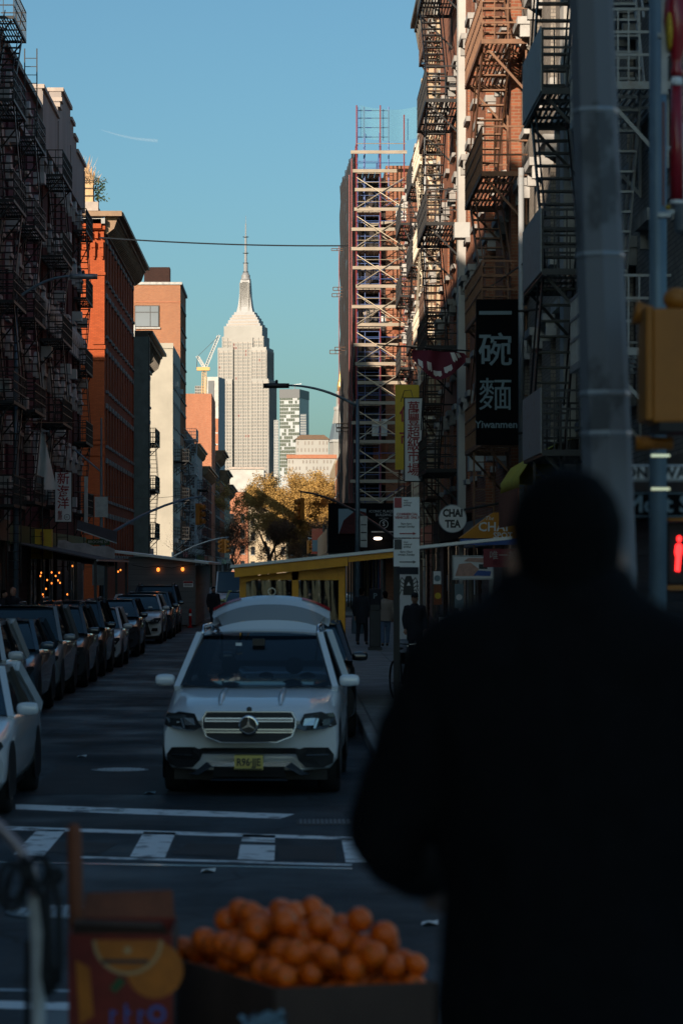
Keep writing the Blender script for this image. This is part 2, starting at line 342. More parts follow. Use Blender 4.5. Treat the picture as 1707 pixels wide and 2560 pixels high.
# one ground sheet to the horizon; the near corner is the only place that rises
g = MB(); ys = [-400, 0, 7, 10, 13.6, 4200]
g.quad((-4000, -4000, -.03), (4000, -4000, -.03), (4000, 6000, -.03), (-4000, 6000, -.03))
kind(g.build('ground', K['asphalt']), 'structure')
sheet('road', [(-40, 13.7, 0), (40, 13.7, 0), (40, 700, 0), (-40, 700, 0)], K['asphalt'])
near = MB()
prof = [(-30, .85), (7, .85), (13.55, .16), (13.7, .14), (13.7, -.02)]
for (a, za), (b, zb) in zip(prof, prof[1:]):
    near.quad((-30, a, za), (30, a, za), (30, b, zb), (-30, b, zb))
kind(near.build('near_pavement', K['concrete']), 'structure')
def pavement(name, x0, x1, y0, y1, kx):
    b = MB(); lo, hi = min(x0, x1), max(x0, x1); s = .15
    k0, k1 = (kx, kx + s) if kx == lo else (kx - s, kx)
    b.box(lo if kx != lo else k1 + .004, hi if kx != hi else k0 - .004, y0, y1, -.02, .146)
    o = kind(b.build(name, K['concrete']), 'structure')
    y = y0
    while y < min(y1, y0 + 90):                     # kerb stones
        bevel(MB().box(k0, k1, y + .01, min(y + 2.4, y1) - .01, -.02, .16).build('kerb_stone', K['kerb'], o), .015, 1); y += 2.4
    if y < y1: MB().box(k0, k1, y, y1, -.02, .16).build('kerb_stone', K['kerb'], o)
    return o
pr = pavement('right_pavement', KR, XR, 31, 135, KR)
slab = MB().box(0, 1.235, 0, 1.49, 0, .014).mesh('paving_slab', K['concrete'])
for i in range(38):
    for j in range(3):
        put('paving_slab', slab, pr, (KR + .17 + j*1.25, 31.2 + i*1.5, .148 + rnd.uniform(0, .004)))
pavement('left_pavement', XL, KL, 31, 137, KL)
pavement('far_right_pavement', KR, XR, 150, 212, KR); pavement('far_left_pavement', XL, KL, 151, 203, KL)
pavement('last_right_pavement', KR, XR, 238, 520, KR); pavement('last_left_pavement', XL, KL, 238, 520, KL)
road = bpy.data.objects['road']
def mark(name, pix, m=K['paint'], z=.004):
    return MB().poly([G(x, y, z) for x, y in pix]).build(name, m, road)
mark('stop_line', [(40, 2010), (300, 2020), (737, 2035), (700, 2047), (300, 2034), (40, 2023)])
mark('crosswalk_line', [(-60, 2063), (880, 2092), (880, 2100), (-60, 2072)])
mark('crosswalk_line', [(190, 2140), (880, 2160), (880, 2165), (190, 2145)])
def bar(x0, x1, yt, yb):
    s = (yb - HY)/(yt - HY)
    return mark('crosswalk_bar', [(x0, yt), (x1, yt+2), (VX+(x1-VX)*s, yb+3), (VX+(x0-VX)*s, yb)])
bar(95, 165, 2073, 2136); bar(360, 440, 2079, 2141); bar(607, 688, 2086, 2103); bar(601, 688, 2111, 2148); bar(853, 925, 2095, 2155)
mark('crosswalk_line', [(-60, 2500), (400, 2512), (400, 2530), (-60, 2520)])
mark('crosswalk_line', [(-60, 2470), (400, 2478), (400, 2484), (-60, 2476)], K['galv'])
K['seam'] = mat('tar_seam', (.10, .15, .18), .22, var=.2, scale=6)  # bluish base colour painted in for the wet seam's reflection
mark('tar_seam', [(-60, 2152), (880, 2169), (880, 2173), (-60, 2155)], K['seam'])
K['patch'] = mat('newer_asphalt_patch', (.026, .027, .030), .8, var=.3, scale=1.5, bump=.4, bscale=50)
mark('asphalt_patch', [(150, 1913), (560, 1918), (560, 1985), (60, 1985)], K['patch'], .003)
mark('asphalt_patch', [(120, 2103), (300, 2108), (250, 2133), (70, 2129)], K['patch'], .003)
mark('asphalt_patch', [(470, 2108), (600, 2111), (590, 2140), (430, 2136)], K['patch'], .003)
mark('asphalt_patch', [(690, 2112), (840, 2117), (840, 2150), (700, 2147)], K['patch'], .003)
def manhole(c, r, lab):
    o = MB().lathe((0, 0, 0), [(r, -.02), (r, .008), (r*.97, .012), (r*.92, .012), (r*.91, .006), (r*.001, .006)], 28).build('manhole_cover', K['steelplate'], None, False, c)
    tag(o, lab, 'manhole cover'); b = MB()
    for i in range(-6, 7):
        for j in range(-6, 7):
            if i*i + j*j < 34: b.box(i*r/6.8-.02*r, i*r/6.8+.1*r, j*r/6.8-.02*r, j*r/6.8+.1*r, .006, .014)
    b.build('raised_pattern', K['galv'], o)
manhole(G(300, 1926), .36, 'round iron manhole cover in the roadway left of the white car with raised tailgate')
manhole(G(157, 2282), .42, 'round iron manhole cover in the intersection behind the printed orange carton')
gr = thing('storm_drain_grate', 'dark slotted drain grate in the road by the stop line end', 'drain grate', G(810, 2056))
b = MB()
for i in range(12): b.box(-.24+i*.042, -.215+i*.042, -.25, .25, 0, .012)
b.build('slat', K['steelplate'], gr); MB().box(-.27, .29, -.3, .3, -.02, .004).build('frame', K['black'], gr)
gc = thing('utility_cover', 'small pale rectangular utility cover set in the white stop line', 'utility cover', G(270, 2027)); MB().box(-.17, .17, -.12, .12, -.01, .010).build('lid', K['galv'], gc)
MB().box(-.12, .12, -.03, .03, .010, .014).build('handle', K['steelplate'], gc)

# ================================================================ buildings
def opening_wall(L, dep, ztop, cols, rows, rev=.2, z0=0.0, y=0.0):
    """walls of a block: front at local y=0 with window openings, sides, back and roof"""
    b = MB(); us = [0.0]; vs_ = [z0]
    for a, c in cols: us += [a, c]
    for a, c in rows: vs_ += [a, c]
    us.append(L); vs_.append(ztop)
    for i in range(len(us)-1):
        for j in range(len(vs_)-1):
            u0, u1, v0, v1 = us[i], us[i+1], vs_[j], vs_[j+1]
            if u1-u0 < 1e-6 or v1-v0 < 1e-6: continue
            if i % 2 == 1 and j % 2 == 1:
                b.quad((u0, y, v0), (u0, rev, v0), (u0, rev, v1), (u0, y, v1)); b.quad((u1, y, v0), (u1, rev, v0), (u1, rev, v1), (u1, y, v1))
                b.quad((u0, y, v0), (u1, y, v0), (u1, rev, v0), (u0, rev, v0)); b.quad((u0, y, v1), (u1, y, v1), (u1, rev, v1), (u0, rev, v1))
            else: b.quad((u0, y, v0), (u1, y, v0), (u1, y, v1), (u0, y, v1))
    b.quad((0, 0, z0), (0, dep, z0), (0, dep, ztop), (0, 0, ztop)); b.quad((L, 0, z0), (L, dep, z0), (L, dep, ztop), (L, 0, ztop))
    b.quad((0, dep, z0), (L, dep, z0), (L, dep, ztop), (0, dep, ztop)); b.quad((0, 0, ztop), (L, 0, ztop), (L, dep, ztop), (0, dep, ztop))
    return b
_wcache = {}
def window_meshes(w, h, fm, sm, style):
    key = (round(w, 3), round(h, 3), fm, sm, style)
    if key in _wcache: return _wcache[key]
    f = MB(); t = .06
    f.box(0, t, .1, .18, 0, h); f.box(w-t, w, .1, .18, 0, h); f.box(t, w-t, .1, .18, 0, t); f.box(t, w-t, .1, .18, h-t, h); f.box(t, w-t, .11, .17, h*.5-.03, h*.5+.03)
    p = MB().box(t, w-t, .14, .15, t, h-t)
    s = MB().box(-.1, w+.1, -.12, .1, -.14, 0)
    l = MB()
    if style == 'flat': l.box(-.12, w+.12, -.07, .1, h, h+.26)
    elif style == 'hood':
        l.box(-.14, w+.14, -.2, .1, h+.10, h+.24); l.box(-.16, 0, -.14, .05, h-.35, h+.1); l.box(w, w+.16, -.14, .05, h-.35, h+.1)
        l.prism([(w/2+cos(a)*.42, h+.24+sin(a)*.42) for a in [pi*i/8 for i in range(9)]], -.16, .05)
    elif style == 'bracket':
        l.box(-.16, w+.16, -.26, .1, h+.06, h+.22); l.box(-.12, .04, -.2, .05, h-.2, h+.06); l.box(w-.04, w+.12, -.2, .05, h-.2, h+.06)
    r = (f.mesh('window', K[fm]), p.mesh('pane', K['glass']), s.mesh('sill', K[sm]), l.mesh('lintel', K[sm]) if l.v else None)
    _wcache[key] = r; return r
def add_windows(root, cols, rows, fm, sm, style, ac=0.0, skip=None):
    for i, (a, c) in enumerate(cols):
        for j, (v0, v1) in enumerate(rows):
            if skip and skip(i, j): continue
            wf, pn, si, li = window_meshes(c-a, v1-v0, fm, sm, style)
            o = put('window', wf, root, (a, 0, v0)); put('pane', pn, o); put('sill', si, o)
            if li: put('lintel', li, o)
            if ac and rnd.random() < ac:
                x = MB().box(.2, c-a-.2, -.42, .12, .02, .45).build('air_conditioner', K['acunit'], o)
def cornice(root, L, z, out=.9, h=1.0, m='darkcornice', step=.9, x0=0.0, dz=0.0):
    b = MB(); b.box(x0-.1, L+.1, -out, .0-.003, z-.18, z); b.box(x0-.06, L+.06, -out*.75, -.003, z-.34, z-.18); b.box(x0, L, -.14, -.003, z-h, z-h+.14)
    o = b.build('cornice', K[m], root)
    br = MB().rings([[(0, -.003, 0), (0, -out*.68, 0), (0, -out*.5, -h*.45), (0, -.12, -h*.7), (0, -.003, -h*.7)], [(.16, -.003, 0), (.16, -out*.68, 0), (.16, -out*.5, -h*.45), (.16, -.12, -h*.7), (.16, -.003, -h*.7)]]).mesh('bracket', K[m])
    n = max(2, int((L-x0)/step))
    for i in range(n+1): put('bracket', br, o, (x0 + (L-x0-.16)*i/n, 0, z-.34))
    return o
K['shopglass'] = mat('dim_shop_glass', (.012, .013, .015), .22, var=0, spec=.35)
K['shutter'] = mat('roller_shutter', (.10, .11, .12), .6, .3, var=.2, scale=2, stretch=(.2, .2, 6))
def storefront(root, L, h=3.9, m='darkcornice', awn=None):
    n = max(2, int(L/3.6)); h = h+rnd.uniform(-.4, .3)
    for i in range(n+1): MB().box(max(0, L*i/n-.22), min(L, L*i/n+.22), -.12, -.004, .15, h-.75).build('pier', K[rnd.choice(['frame_dark', 'darkcornice', 'stone', 'darkbrick'])], root)
    for i in range(n):
        x0, x1 = L*i/n+.24, L*(i+1)/n-.24; k = rnd.random()
        MB().box(x0, x1, -.06, -.004, .15, .62).build('stall_riser', K['frame_dark'], root)
        if k < .35:
            sh_ = MB()
            for j in range(int((h-1.4)/.12)): sh_.box(x0, x1, -.05 if j % 2 else -.035, -.004, .64+j*.12, .64+j*.12+.118)
            sh_.build('roller_shutter', K['shutter'], root)
        else:
            MB().box(x0, x1, -.03, -.004, .64, h-.77).build('shop_window', K['shopglass'], root); MB().box((x0+x1)/2-.03, (x0+x1)/2+.03, -.06, -.032, .64, h-.77).build('mullion', K['frame_dark'], root)
            for q in range(2):
                if rnd.random() < .6:
                    u = rnd.uniform(x0, x1-.7); v = rnd.uniform(.9, 1.9); MB().box(u, u+rnd.uniform(.3, .6), -.036, -.031, v, v+rnd.uniform(.3, .7)).build('window_poster', K[rnd.choice(['white', 'letterblue', 'signred', 'signyellow', 'stone'])], root)
    MB().box(0, L, -.25, -.004, h-.75, h-.05).build('fascia', K[rnd.choice(['darkcornice', 'signblack', 'signred', 'printgreen', 'shed'])], root)
def grid(L, n, w, m0=.9, m1=None):
    m1 = m0 if m1 is None else m1; st = (L-m0-m1-w)/(n-1) if n > 1 else 0
    return [(m0+i*st, m0+i*st+w) for i in range(n)]
def floors(z0, n, step, h): return [(z0+i*step, z0+i*step+h) for i in range(n)]
def building(name, label, side, y0, y1, ztop, wm, nf, ncol, ww=1.05, wh=1.9, z1=5.2, step=3.3, fm='frame_dark', sm='stone', style='flat', dep=14, ac=.0, cor=None, cat='building', x=None, group=None, m0=.9, shop=True, skip=None):
    L = y1-y0; x = (XL if side < 0 else XR) if x is None else x
    root = thing(name, label, cat, (x, y0 if side < 0 else y1, 0), R(90) if side < 0 else R(-90), group)
    cols = grid(L, ncol, ww, m0) if ncol else []; rows = [r_ for r_ in floors(z1, nf, step, wh) if r_[1] < ztop-.35] if nf else []
    opening_wall(L, dep, ztop, cols, rows).build('wall', K[wm], root)
    if ncol: add_windows(root, cols, rows, fm, sm, style, ac, skip)
    if cor: cornice(root, L, ztop+.3, *cor)
    if shop: storefront(root, L)
    return root
# -- the blocks behind and beside the camera (out of the picture, they shade the crossing)
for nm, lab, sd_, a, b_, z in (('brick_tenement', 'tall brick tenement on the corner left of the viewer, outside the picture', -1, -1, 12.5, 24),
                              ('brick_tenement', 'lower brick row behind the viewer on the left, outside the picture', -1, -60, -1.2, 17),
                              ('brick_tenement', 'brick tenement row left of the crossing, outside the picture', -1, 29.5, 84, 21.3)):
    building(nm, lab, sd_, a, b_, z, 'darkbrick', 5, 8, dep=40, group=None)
# -- left block, near to far
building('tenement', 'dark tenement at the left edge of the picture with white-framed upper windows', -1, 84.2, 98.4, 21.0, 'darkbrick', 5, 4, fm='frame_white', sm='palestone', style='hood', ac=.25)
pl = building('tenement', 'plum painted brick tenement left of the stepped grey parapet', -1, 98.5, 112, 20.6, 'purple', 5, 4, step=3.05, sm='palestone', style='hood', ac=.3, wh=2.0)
for i in range(5): MB().box(i*2.7+.02, i*2.7+2.66, -.18, .4, 20.6, 20.78+.05*(i % 2)).build('coping', K['darkcornice'], pl)
MB().box(0, 13.5, -.12, -.003, 18.6, 18.85).build('string_course', K['palestone'], pl)
MB().box(0, 13.5, -.12, -.003, 15.2, 15.4).build('string_course', K['palestone'], pl)
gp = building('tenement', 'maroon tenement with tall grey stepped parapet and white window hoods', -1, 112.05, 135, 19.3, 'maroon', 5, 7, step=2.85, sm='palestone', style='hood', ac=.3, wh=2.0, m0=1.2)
steps = [(0, 7.6, 21.4), (7.6, 8.6, 21.9), (8.6, 9.4, 22.3), (9.4, 14.4, 22.85), (14.4, 16.2, 22.4), (16.2, 18.0, 21.95), (18.0, 22.95, 21.5)]
for a, c, z in steps:
    MB().box(a, c, -.16, .35, 19.32, z).build('parapet_panel', K['render'], gp)
    MB().box(a-.05, c+.05, -.26, .45, z+.003, z+.16).build('coping', K['coping'], gp)
for u in (0.0, 7.6, 14.4, 22.6): MB().box(u, u+.35, -.2, -.163, 19.32, 21.3).build('parapet_pier', K['render'], gp)
b = MB()
for i in range(20): b.box(.3+i*1.12, .85+i*1.12, -.28, -.163, 12.05, 12.5); b.ell((.58+i*1.12, -.2, 12.9), (.28, .16, .38), 8, 6)
kind(b.build('medallion_frieze', K['palestone'], gp), 'stuff')
# red brick corner block with the deep cornice
rb = building('corner_building', 'tall red brick corner building with deep dark cornice and planted roof', -1, 152, 180, 20.6, 'redbrick', 6, 11, ww=1.0, wh=2.0, z1=3.2, step=2.95, sm='stone', dep=16, m0=1.0, shop=False)
cornice(rb, 28, 21.5, 1.0, 1.15, 'browncornice', .8)  # warm brown on this dark cornice is sunlight put into the colour
MB().box(-.5, 28, .15, 16, 20.602, 21.1).build('attic', K['redbrick'], rb)
e = MB(); e.box(-.55, -.05, -.95, 15.9, 21.25, 21.52); e.build('cornice_return', K['browncornice'], rb)  # return has the same painted-in warm sunlight tone
for z, h, m_, o_ in ((20.85, .28, 'palestone', .5), (20.55, .2, 'redbrick', .35), (18.15, .14, 'redbrick', .12), (14.2, .2, 'redbrick', .12), (13.6, .14, 'redbrick', .1), (9.1, .2, 'redbrick', .1), (8.5, .14, 'redbrick', .1)):
    MB().box(-o_, -.003, -.05, 15, z, z+h).build('string_course', K[m_], rb)
dent = MB().box(-.3, -.003, 0, .17, 0, .34).mesh('dentil', K['redbrick']); arch = MB().box(-.24, -.003, 0, .12, 0, .75).box(-.32, -.003, .0, .2, .45, .78).box(-.16, -.003, .02, .1, -.15, 0).mesh('corbel', K['redbrick'])
for i in range(9): put('dentil', dent, rb, (0, .02+i*.32, 20.1))
for i in range(7): put('corbel', arch, rb, (0, .05+i*.44, 19.15))
MB().box(-.1, -.003, 0, .62, 14.45, 18.1).build('pilaster', K['redbrick'], rb); MB().box(-.1, -.003, 0, .62, 9.35, 13.5).build('pilaster', K['redbrick'], rb); MB().box(-.1, -.003, 0, .62, .15, 8.4).build('pilaster', K['redbrick'], rb)
MB().box(-.6, 12, .3, 4, 21.52, 21.75).box(-.6, 0, .3, 4, 21.75, 22.0).build('roof_parapet', K['coping'], rb)
# roof garden
rp = thing('roof_planter', 'basket planter of dry grasses behind a railing on the red brick roof', 'planter', (-10.9, 151.7, 22.0))
MB().box(-2.2, .3, 0, 1.0, 0, 1.0).build('box', K['grassdry'], rp)
for z in (.35, .75, 1.15): MB().tube((-2.3, -.1, z), (.42, -.1, z), .02).build('rail', K['iron'], rp)
gb = MB()
for i in range(420):
    x_, y_ = rnd.uniform(-2.1, .35), rnd.uniform(.1, .9); h = rnd.uniform(.6, 1.7)*(1 if x_ < -.1 else .6); dx, dy = rnd.gauss(0, .25), rnd.gauss(0, .2)
    gb.poly([(x_-.02, y_, 1.0), (x_+.02, y_, 1.0), (x_+dx+.03, y_+dy, 1.0+h*.8), (x_+dx*1.3, y_+dy*1.3, 1.0+h)])
kind(gb.build('grass', K['grassdry'], rp), 'stuff')
sh = thing('roof_shrub', 'small dark evergreen shrub at the street end of the roof planter', 'shrub', (-10.35, 152.2, 22.0))
gb = MB()
for i in range(300):
    p = Vector((rnd.gauss(0, .22), rnd.gauss(0, .3), rnd.uniform(.1, 1.35))); a = Vector((rnd.uniform(-1, 1), rnd.uniform(-1, 1), rnd.uniform(-1, 1)))*.09; c = Vector((rnd.uniform(-1, 1), rnd.uniform(-1, 1), rnd.uniform(-1, 1)))*.09
    gb.poly([p, p+a, p+a+c, p+c])
gb.build('foliage', K['shrub'], sh); MB().tube((0, 0, 0), (0, 0, .9), .03).build('stem', K['bark'], sh)
# further left buildings
gb_ = building('house', 'narrow green-grey clad house behind the red brick corner building', -1, 181, 201, 16.6, 'tanbrick', 4, 7, dep=10, z1=4.5, step=3.1, ac=.2)
cornice(gb_, 20, 17.6, 1.15, 1.5, 'darkcornice', 1.4)
MB().box(-.3, -.003, -.95, 9.8, 1.0, 17.2).build('side_cladding', K['greenclad'], gb_)
for i in range(9): MB().box(-.33, -.303, -.95+i*1.1, -.9+i*1.1, 1.0, 17.2).build('seam', K['darksteel'], gb_)
MB().box(-.28, .6, 1.2, 2.4, 17.205, 18.3).build('roof_hatch', K['palestone'], gb_)
cr = building('house', 'cream painted house in front of the tall orange brick block', -1, 239, 254.9, 21.3, 'cream', 5, 6, dep=9, ac=.2, z1=4.6)
MB().box(-.12, -.003, -.05, 9, 20.95, 21.4).build('coping', K['cream'], cr); MB().tube((-.05, 3.2, 21.3), (-.05, 3.2, 23.0), .1).build('vent_pipe', K['whitewall'], cr)
ob = building('apartment_block', 'tall plain orange brick block with one wide dark window', -1, 255.2, 268.5, 27.9, 'orangebrick', 7, 4, ww=2.2, wh=1.9, z1=5, step=3.2, fm='frame_white', dep=12, sm='frame_dark')
MB().box(-.14, 13.2, -.16, 12, 27.92, 28.15).build('coping', K['palestone'], ob)
MB().box(-.06, -.003, .0, 12, 26.3, 26.42).build('string_course', K['rustbrick'], ob)
MB().box(1, 3, 1.0, 3.3, 28.15, 29.6).build('chimney', K['darkbrick'], ob)
wb = MB().box(-.12, -.003, 1.9, 4.1, 24.1, 26.05).build('window', K['frame_dark'], ob)
for a, c, z0, z1 in ((1.98, 2.65, 24.18, 25.4), (2.72, 4.02, 24.18, 25.4), (1.98, 2.65, 25.47, 25.98), (2.72, 4.02, 25.47, 25.98)): MB().box(-.14, -.123, a, c, z0, z1).build('pane', K['blueglass'], wb)
MB().box(-.2, -.003, 1.8, 4.2, 23.95, 24.09).build('sill', K['palestone'], wb)
building('house', 'dark brick house with pale fire escapes beyond the orange brick block', -1, 269, 292, 15.6, 'darkbrick', 4, 7, dep=8, ac=.3, z1=4, step=3.0)
building('house', 'pale grey house with window air conditioners in the shaded left row', -1, 292.1, 318, 15.0, 'stone', 4, 7, dep=8, ac=.5, z1=4, step=2.95, cor=(.6, .8, 'browncornice'))
building('house', 'plain orange-red brick house rising over the shaded left row', -1, 354, 372, 24.2, 'rustbrick', 3, 3, dep=12, z1=12, shop=False)
building('house', 'dark narrow house just before the plain orange-red brick house', -1, 318.1, 353.9, 13.6, 'maroon', 3, 8, dep=8, z1=4, cor=(.9, 1.0, 'browncornice'))
for i, (a, c, z, m_, w_) in enumerate(((372.1, 395, 17.6, 'darkbrick', 'nearest'), (395.1, 422, 15.8, 'redbrick', 'middle'), (422.1, 460, 14.6, 'tanbrick', 'farthest'))):
    building('house', f'distant left house with sunlit brown cornice by the tree, {w_} of three', -1, a, c, z, m_, 3, 7, dep=10, z1=4, cor=(1.3, 1.6, 'browncornice'))
# -- right block, near to far
building('tenement', 'weathered pale tenement behind the octagonal pole and blue-grey post', 1, 34, 50, 16, 'paleBrick', 3, 5, ww=1.1, wh=2.1, z1=5, step=3.4, sm='stone', style='bracket', ac=.07, fm='frame_dark')
r2 = building('tenement', 'pale brick tenement with grey sheeted fire escape above the yellow awning', 1, 50.1, 62, 17.5, 'paleBrick', 3, 4, z1=5, step=3.4, sm='palestone', style='bracket', ac=.07, wh=2.1)
r3 = building('tenement', 'red brick tenement with brown fire escape and orange tea-shop awning', 1, 62.1, 79, 19.5, 'litbrick', 4, 5, z1=5, step=3.4, sm='stone', style='bracket', ac=.07, wh=2.1)
r4 = building('tenement', 'worn brick tenement with a pale painted corner strip and black fire escape', 1, 79.1, 96, 22.8, 'litbrick', 4, 5, z1=5, step=3.4, sm='stone', style='bracket', ac=.07, wh=2.1)
for (rr, L_, xs) in ((r4, 16.9, (13.4,)), (r3, 16.9, (16.2, 8.0)), (r2, 11.9, (11.2,))):
    for x_ in xs: MB().box(x_, x_+.65, -.22, -.003, 4.0, {r2: 17.3, r3: 19.3, r4: 22.6}[rr]).build('pilaster', K['whitewall'] if rr is not r3 else K['litbrick'], rr)
r5 = building('tenement', 'orange brick tenement under a heavy dark bracketed cornice', 1, 96.1, 115, 24.2, 'litbrick', 6, 6, z1=5, step=3.2, sm='stone', style='bracket', wh=2.0, cor=(.62, 1.5, 'darkcornice'), x=5.4)
for x_ in (0.0, 6.1, 12.2, 18.2): MB().box(x_, x_+.6, -.2, -.003, 4.0, 22.2).build('pilaster', K['tanbrick'], r5)
building('tenement', 'slim tan brick tenement between the corniced one and the scaffold', 1, 115.1, 121.5, 22.2, 'tanbrick', 5, 2, z1=5, step=3.3, sm='palestone', style='bracket', x=5.4)
building('tenement', 'brick corner tenement nearest to the scaffolded building', 1, 121.6, 135, 21.0, 'litbrick', 5, 4, z1=5, step=3.2, sm='palestone', style='bracket', m0=.8, x=5.4)
building('scaffolded_building', 'brick building wrapped in scaffolding on the right of the street', 1, 152, 207, 24.0, 'litbrick', 6, 16, z1=6, step=3.0, dep=14, sm='palestone')
building('house', 'sunlit orange brick house in the gap beside the scaffold netting', 1, 296, 330, 14.5, 'orangebrick', 3, 8, dep=12, z1=4)
building('house', 'far pale house behind the golden tree on the right', 1, 330.2, 380, 15, 'tanbrick', 3, 8, dep=12, z1=4)
# closing the street behind the trees
for i, (px0, px1, pt, d, m_, lab) in enumerate(((575, 660, 1173, 640, 'whitewall', 'low white building at the foot of the tall stepped tower'), (540, 620, 1230, 560, 'rustbrick', 'brick house seen through bare branches at the street end'),
        (620, 720, 1250, 600, 'tanbrick', 'tan house seen through the golden tree at the street end'), (720, 860, 1235, 610, 'orangebrick', 'orange brick house behind the golden tree trunk'))):
    p0, p1 = P(px0, pt, d), P(px1, pt, d); L_ = p1.x-p0.x
    root = thing('distant_building', lab, 'building', (p0.x, d, 0))
    n = max(3, int(L_/2.2)); cols = grid(L_, n, .9, .6); nf = max(3, int((p0.z-3)/3.2)); rows = floors(2.2, nf, 3.1, 1.7)
    opening_wall(L_, 12, p0.z, cols, rows).build('wall', K[m_], root); add_windows(root, cols, rows, 'frame_dark', 'stone', 'none')
    MB().box(-.2, L_+.2, -.3, .5, p0.z+.003, p0.z+.5).build('coping', K['coping'], root)
# ================================================================ fire escapes
_fe = {}
def fe_meshes(L, D, H, mk, panel, mirror, dense):
    key = (round(L, 2), D, round(H, 2), mk, panel, mirror, dense)
    if key in _fe: return _fe[key]
    m = K[mk]; p = MB()
    p.box(0, L, -D, -D+.05, -.1, 0); p.box(0, L, -.08, -.03, -.1, 0); p.box(0, .05, -D+.05, -.08, -.1, 0); p.box(L-.05, L, -D+.05, -.08, -.1, 0)
    n = int(D/.085)
    for i in range(1, n): p.box(.05, L-.05, -D+i*D/n-.016, -D+i*D/n+.016, -.03, 0)
    for i in range(1, 4): p.box(L*i/4-.02, L*i/4+.02, -D+.05, -.08, -.08, -.032)
    r = MB(); t = .018
    for z in (.35, .65, .95):
        r.box(0, L, -D, -D+.03, z-t, z+t); r.box(0, .03, -D+.03, -.02, z-t, z+t); r.box(L-.03, L, -D+.03, -.02, z-t, z+t)
    nb = int(L/dense)
    for i in range(nb+1): x = .012+(L-.024)*i/nb; r.box(x-.011, x+.011, -D+.004, -D+.026, 0, .95)
    for i in range(1, int(D/dense)):
        y = -D+i*dense; r.box(.004, .026, y-.011, y+.011, 0, .95); r.box(L-.026, L-.004, y-.011, y+.011, 0, .95)
    sh = MB().box(.02, L-.02, -D-.02, -D-.004, -.05, 1.0) if panel else None
    s = MB(); x0, x1 = (.35, L-.7) if not mirror else (L-.35, .7); ya, yb = -D+.08, -D+.66
    for y in (ya, yb): s.beam((x0, y, 0), (x1, y, H), .03, .16)
    for y in (ya, yb): s.beam((x0, y, .9), (x1, y, H+.9), .03, .03)
    k = int(H/.24)
    for i in range(1, k):
        x = x0+(x1-x0)*i/k; z = H*i/k; s.box(x-.1, x+.1, ya, yb, z-.015, z+.015)
    b = MB().beam((0, -.04, -1.05), (0, -D+.1, -.1), .05, .05).beam((0, -.03, -.1), (0, -.03, -1.1), .05, .04)
    q = (p.mesh('platform', m), r.mesh('railing', m), sh.mesh('side_sheet', K['white_iron']) if sh else None, s.mesh('stair', m), b.mesh('bracket', m))
    _fe[key] = q; return q
def fire_escape(label, side, y0, y1, zs, mk='iron', D=1.0, panel=False, x=None, ladder=True, dense=.16, group=None, goose=0):
    x = (XL if side < 0 else XR) if x is None else x; L = y1-y0
    root = thing('fire_escape', label, 'fire escape', (x, y0 if side < 0 else y1, 0), R(90) if side < 0 else R(-90), group)
    for i, z in enumerate(zs):
        H = zs[i+1]-z if i+1 < len(zs) else 3.2
        p, r, sh, s, b = fe_meshes(L, D, H, mk, panel, i % 2 == 1, dense)
        put('platform', p, root, (0, 0, z)); put('railing', r, root, (0, 0, z))
        if sh: put('side_sheet', sh, root, (0, 0, z))
        for u in (.3, L-.3): put('bracket', b, root, (u, 0, z))
        if i+1 < len(zs): put('stair', s, root, (0, 0, z))
    def lad(z0, z1, u, y=-.12, dirx=False):
        l = MB()
        for o in (-.22, .22): l.box(u-.02, u+.02, y-.25+o-.02, y-.25+o+.02, z0, z1)
        k = int((z1-z0)/.3)
        for j in range(k): l.box(u-.012, u+.012, y-.47, y-.03, z0+.15+j*.3-.012, z0+.15+j*.3+.012)
        l.build('ladder', K[mk], root)
    if ladder: lad(zs[0]-2.6, zs[0]+.9, L*.5, -D*.5)
    if goose: lad(zs[-1], goose, L-.4 if side > 0 else .4, -D*.45)
    return root
# left side
fire_escape('black fire escape at the very left edge with ladder rising to the roof', -1, 93.2, 97.6, [4.6, 8.0, 11.3, 14.6, 17.9, 20.6], goose=None, D=.9, dense=.35)
fire_escape('black fire escape on the plum painted tenement', -1, 102.0, 106.4, [4.9, 8.2, 11.5, 14.8, 18.0], goose=21.2, D=.8, dense=.4)
fire_escape('black fire escape with dark solid side sheets below the grey stepped parapet', -1, 112.6, 117.4, [5.0, 8.3, 11.6, 14.9, 18.1], D=.95, dense=.3)
fire_escape('black fire escape at the far end of the maroon tenement beside the red brick corner', -1, 130.2, 134.6, [5.0, 8.3, 11.6, 14.9, 18.0], D=.6)
fire_escape('black fire escape on the narrow clad house before the cream house', -1, 186, 192, [4.5, 7.6, 10.7], D=1.1)
fire_escape('black fire escape in front of the sunlit cream wall', -1, 240.5, 246.5, [5.0, 8.3, 11.6], D=1.3)
fire_escape('pale painted fire escape beyond the cream house', -1, 262, 268, [4.6, 7.9, 11.2, 14.4], 'white_iron', D=1.2, dense=.2)
fire_escape('black fire escape on the far shaded left row', -1, 300, 307, [4.6, 7.7, 10.8], D=1.1)
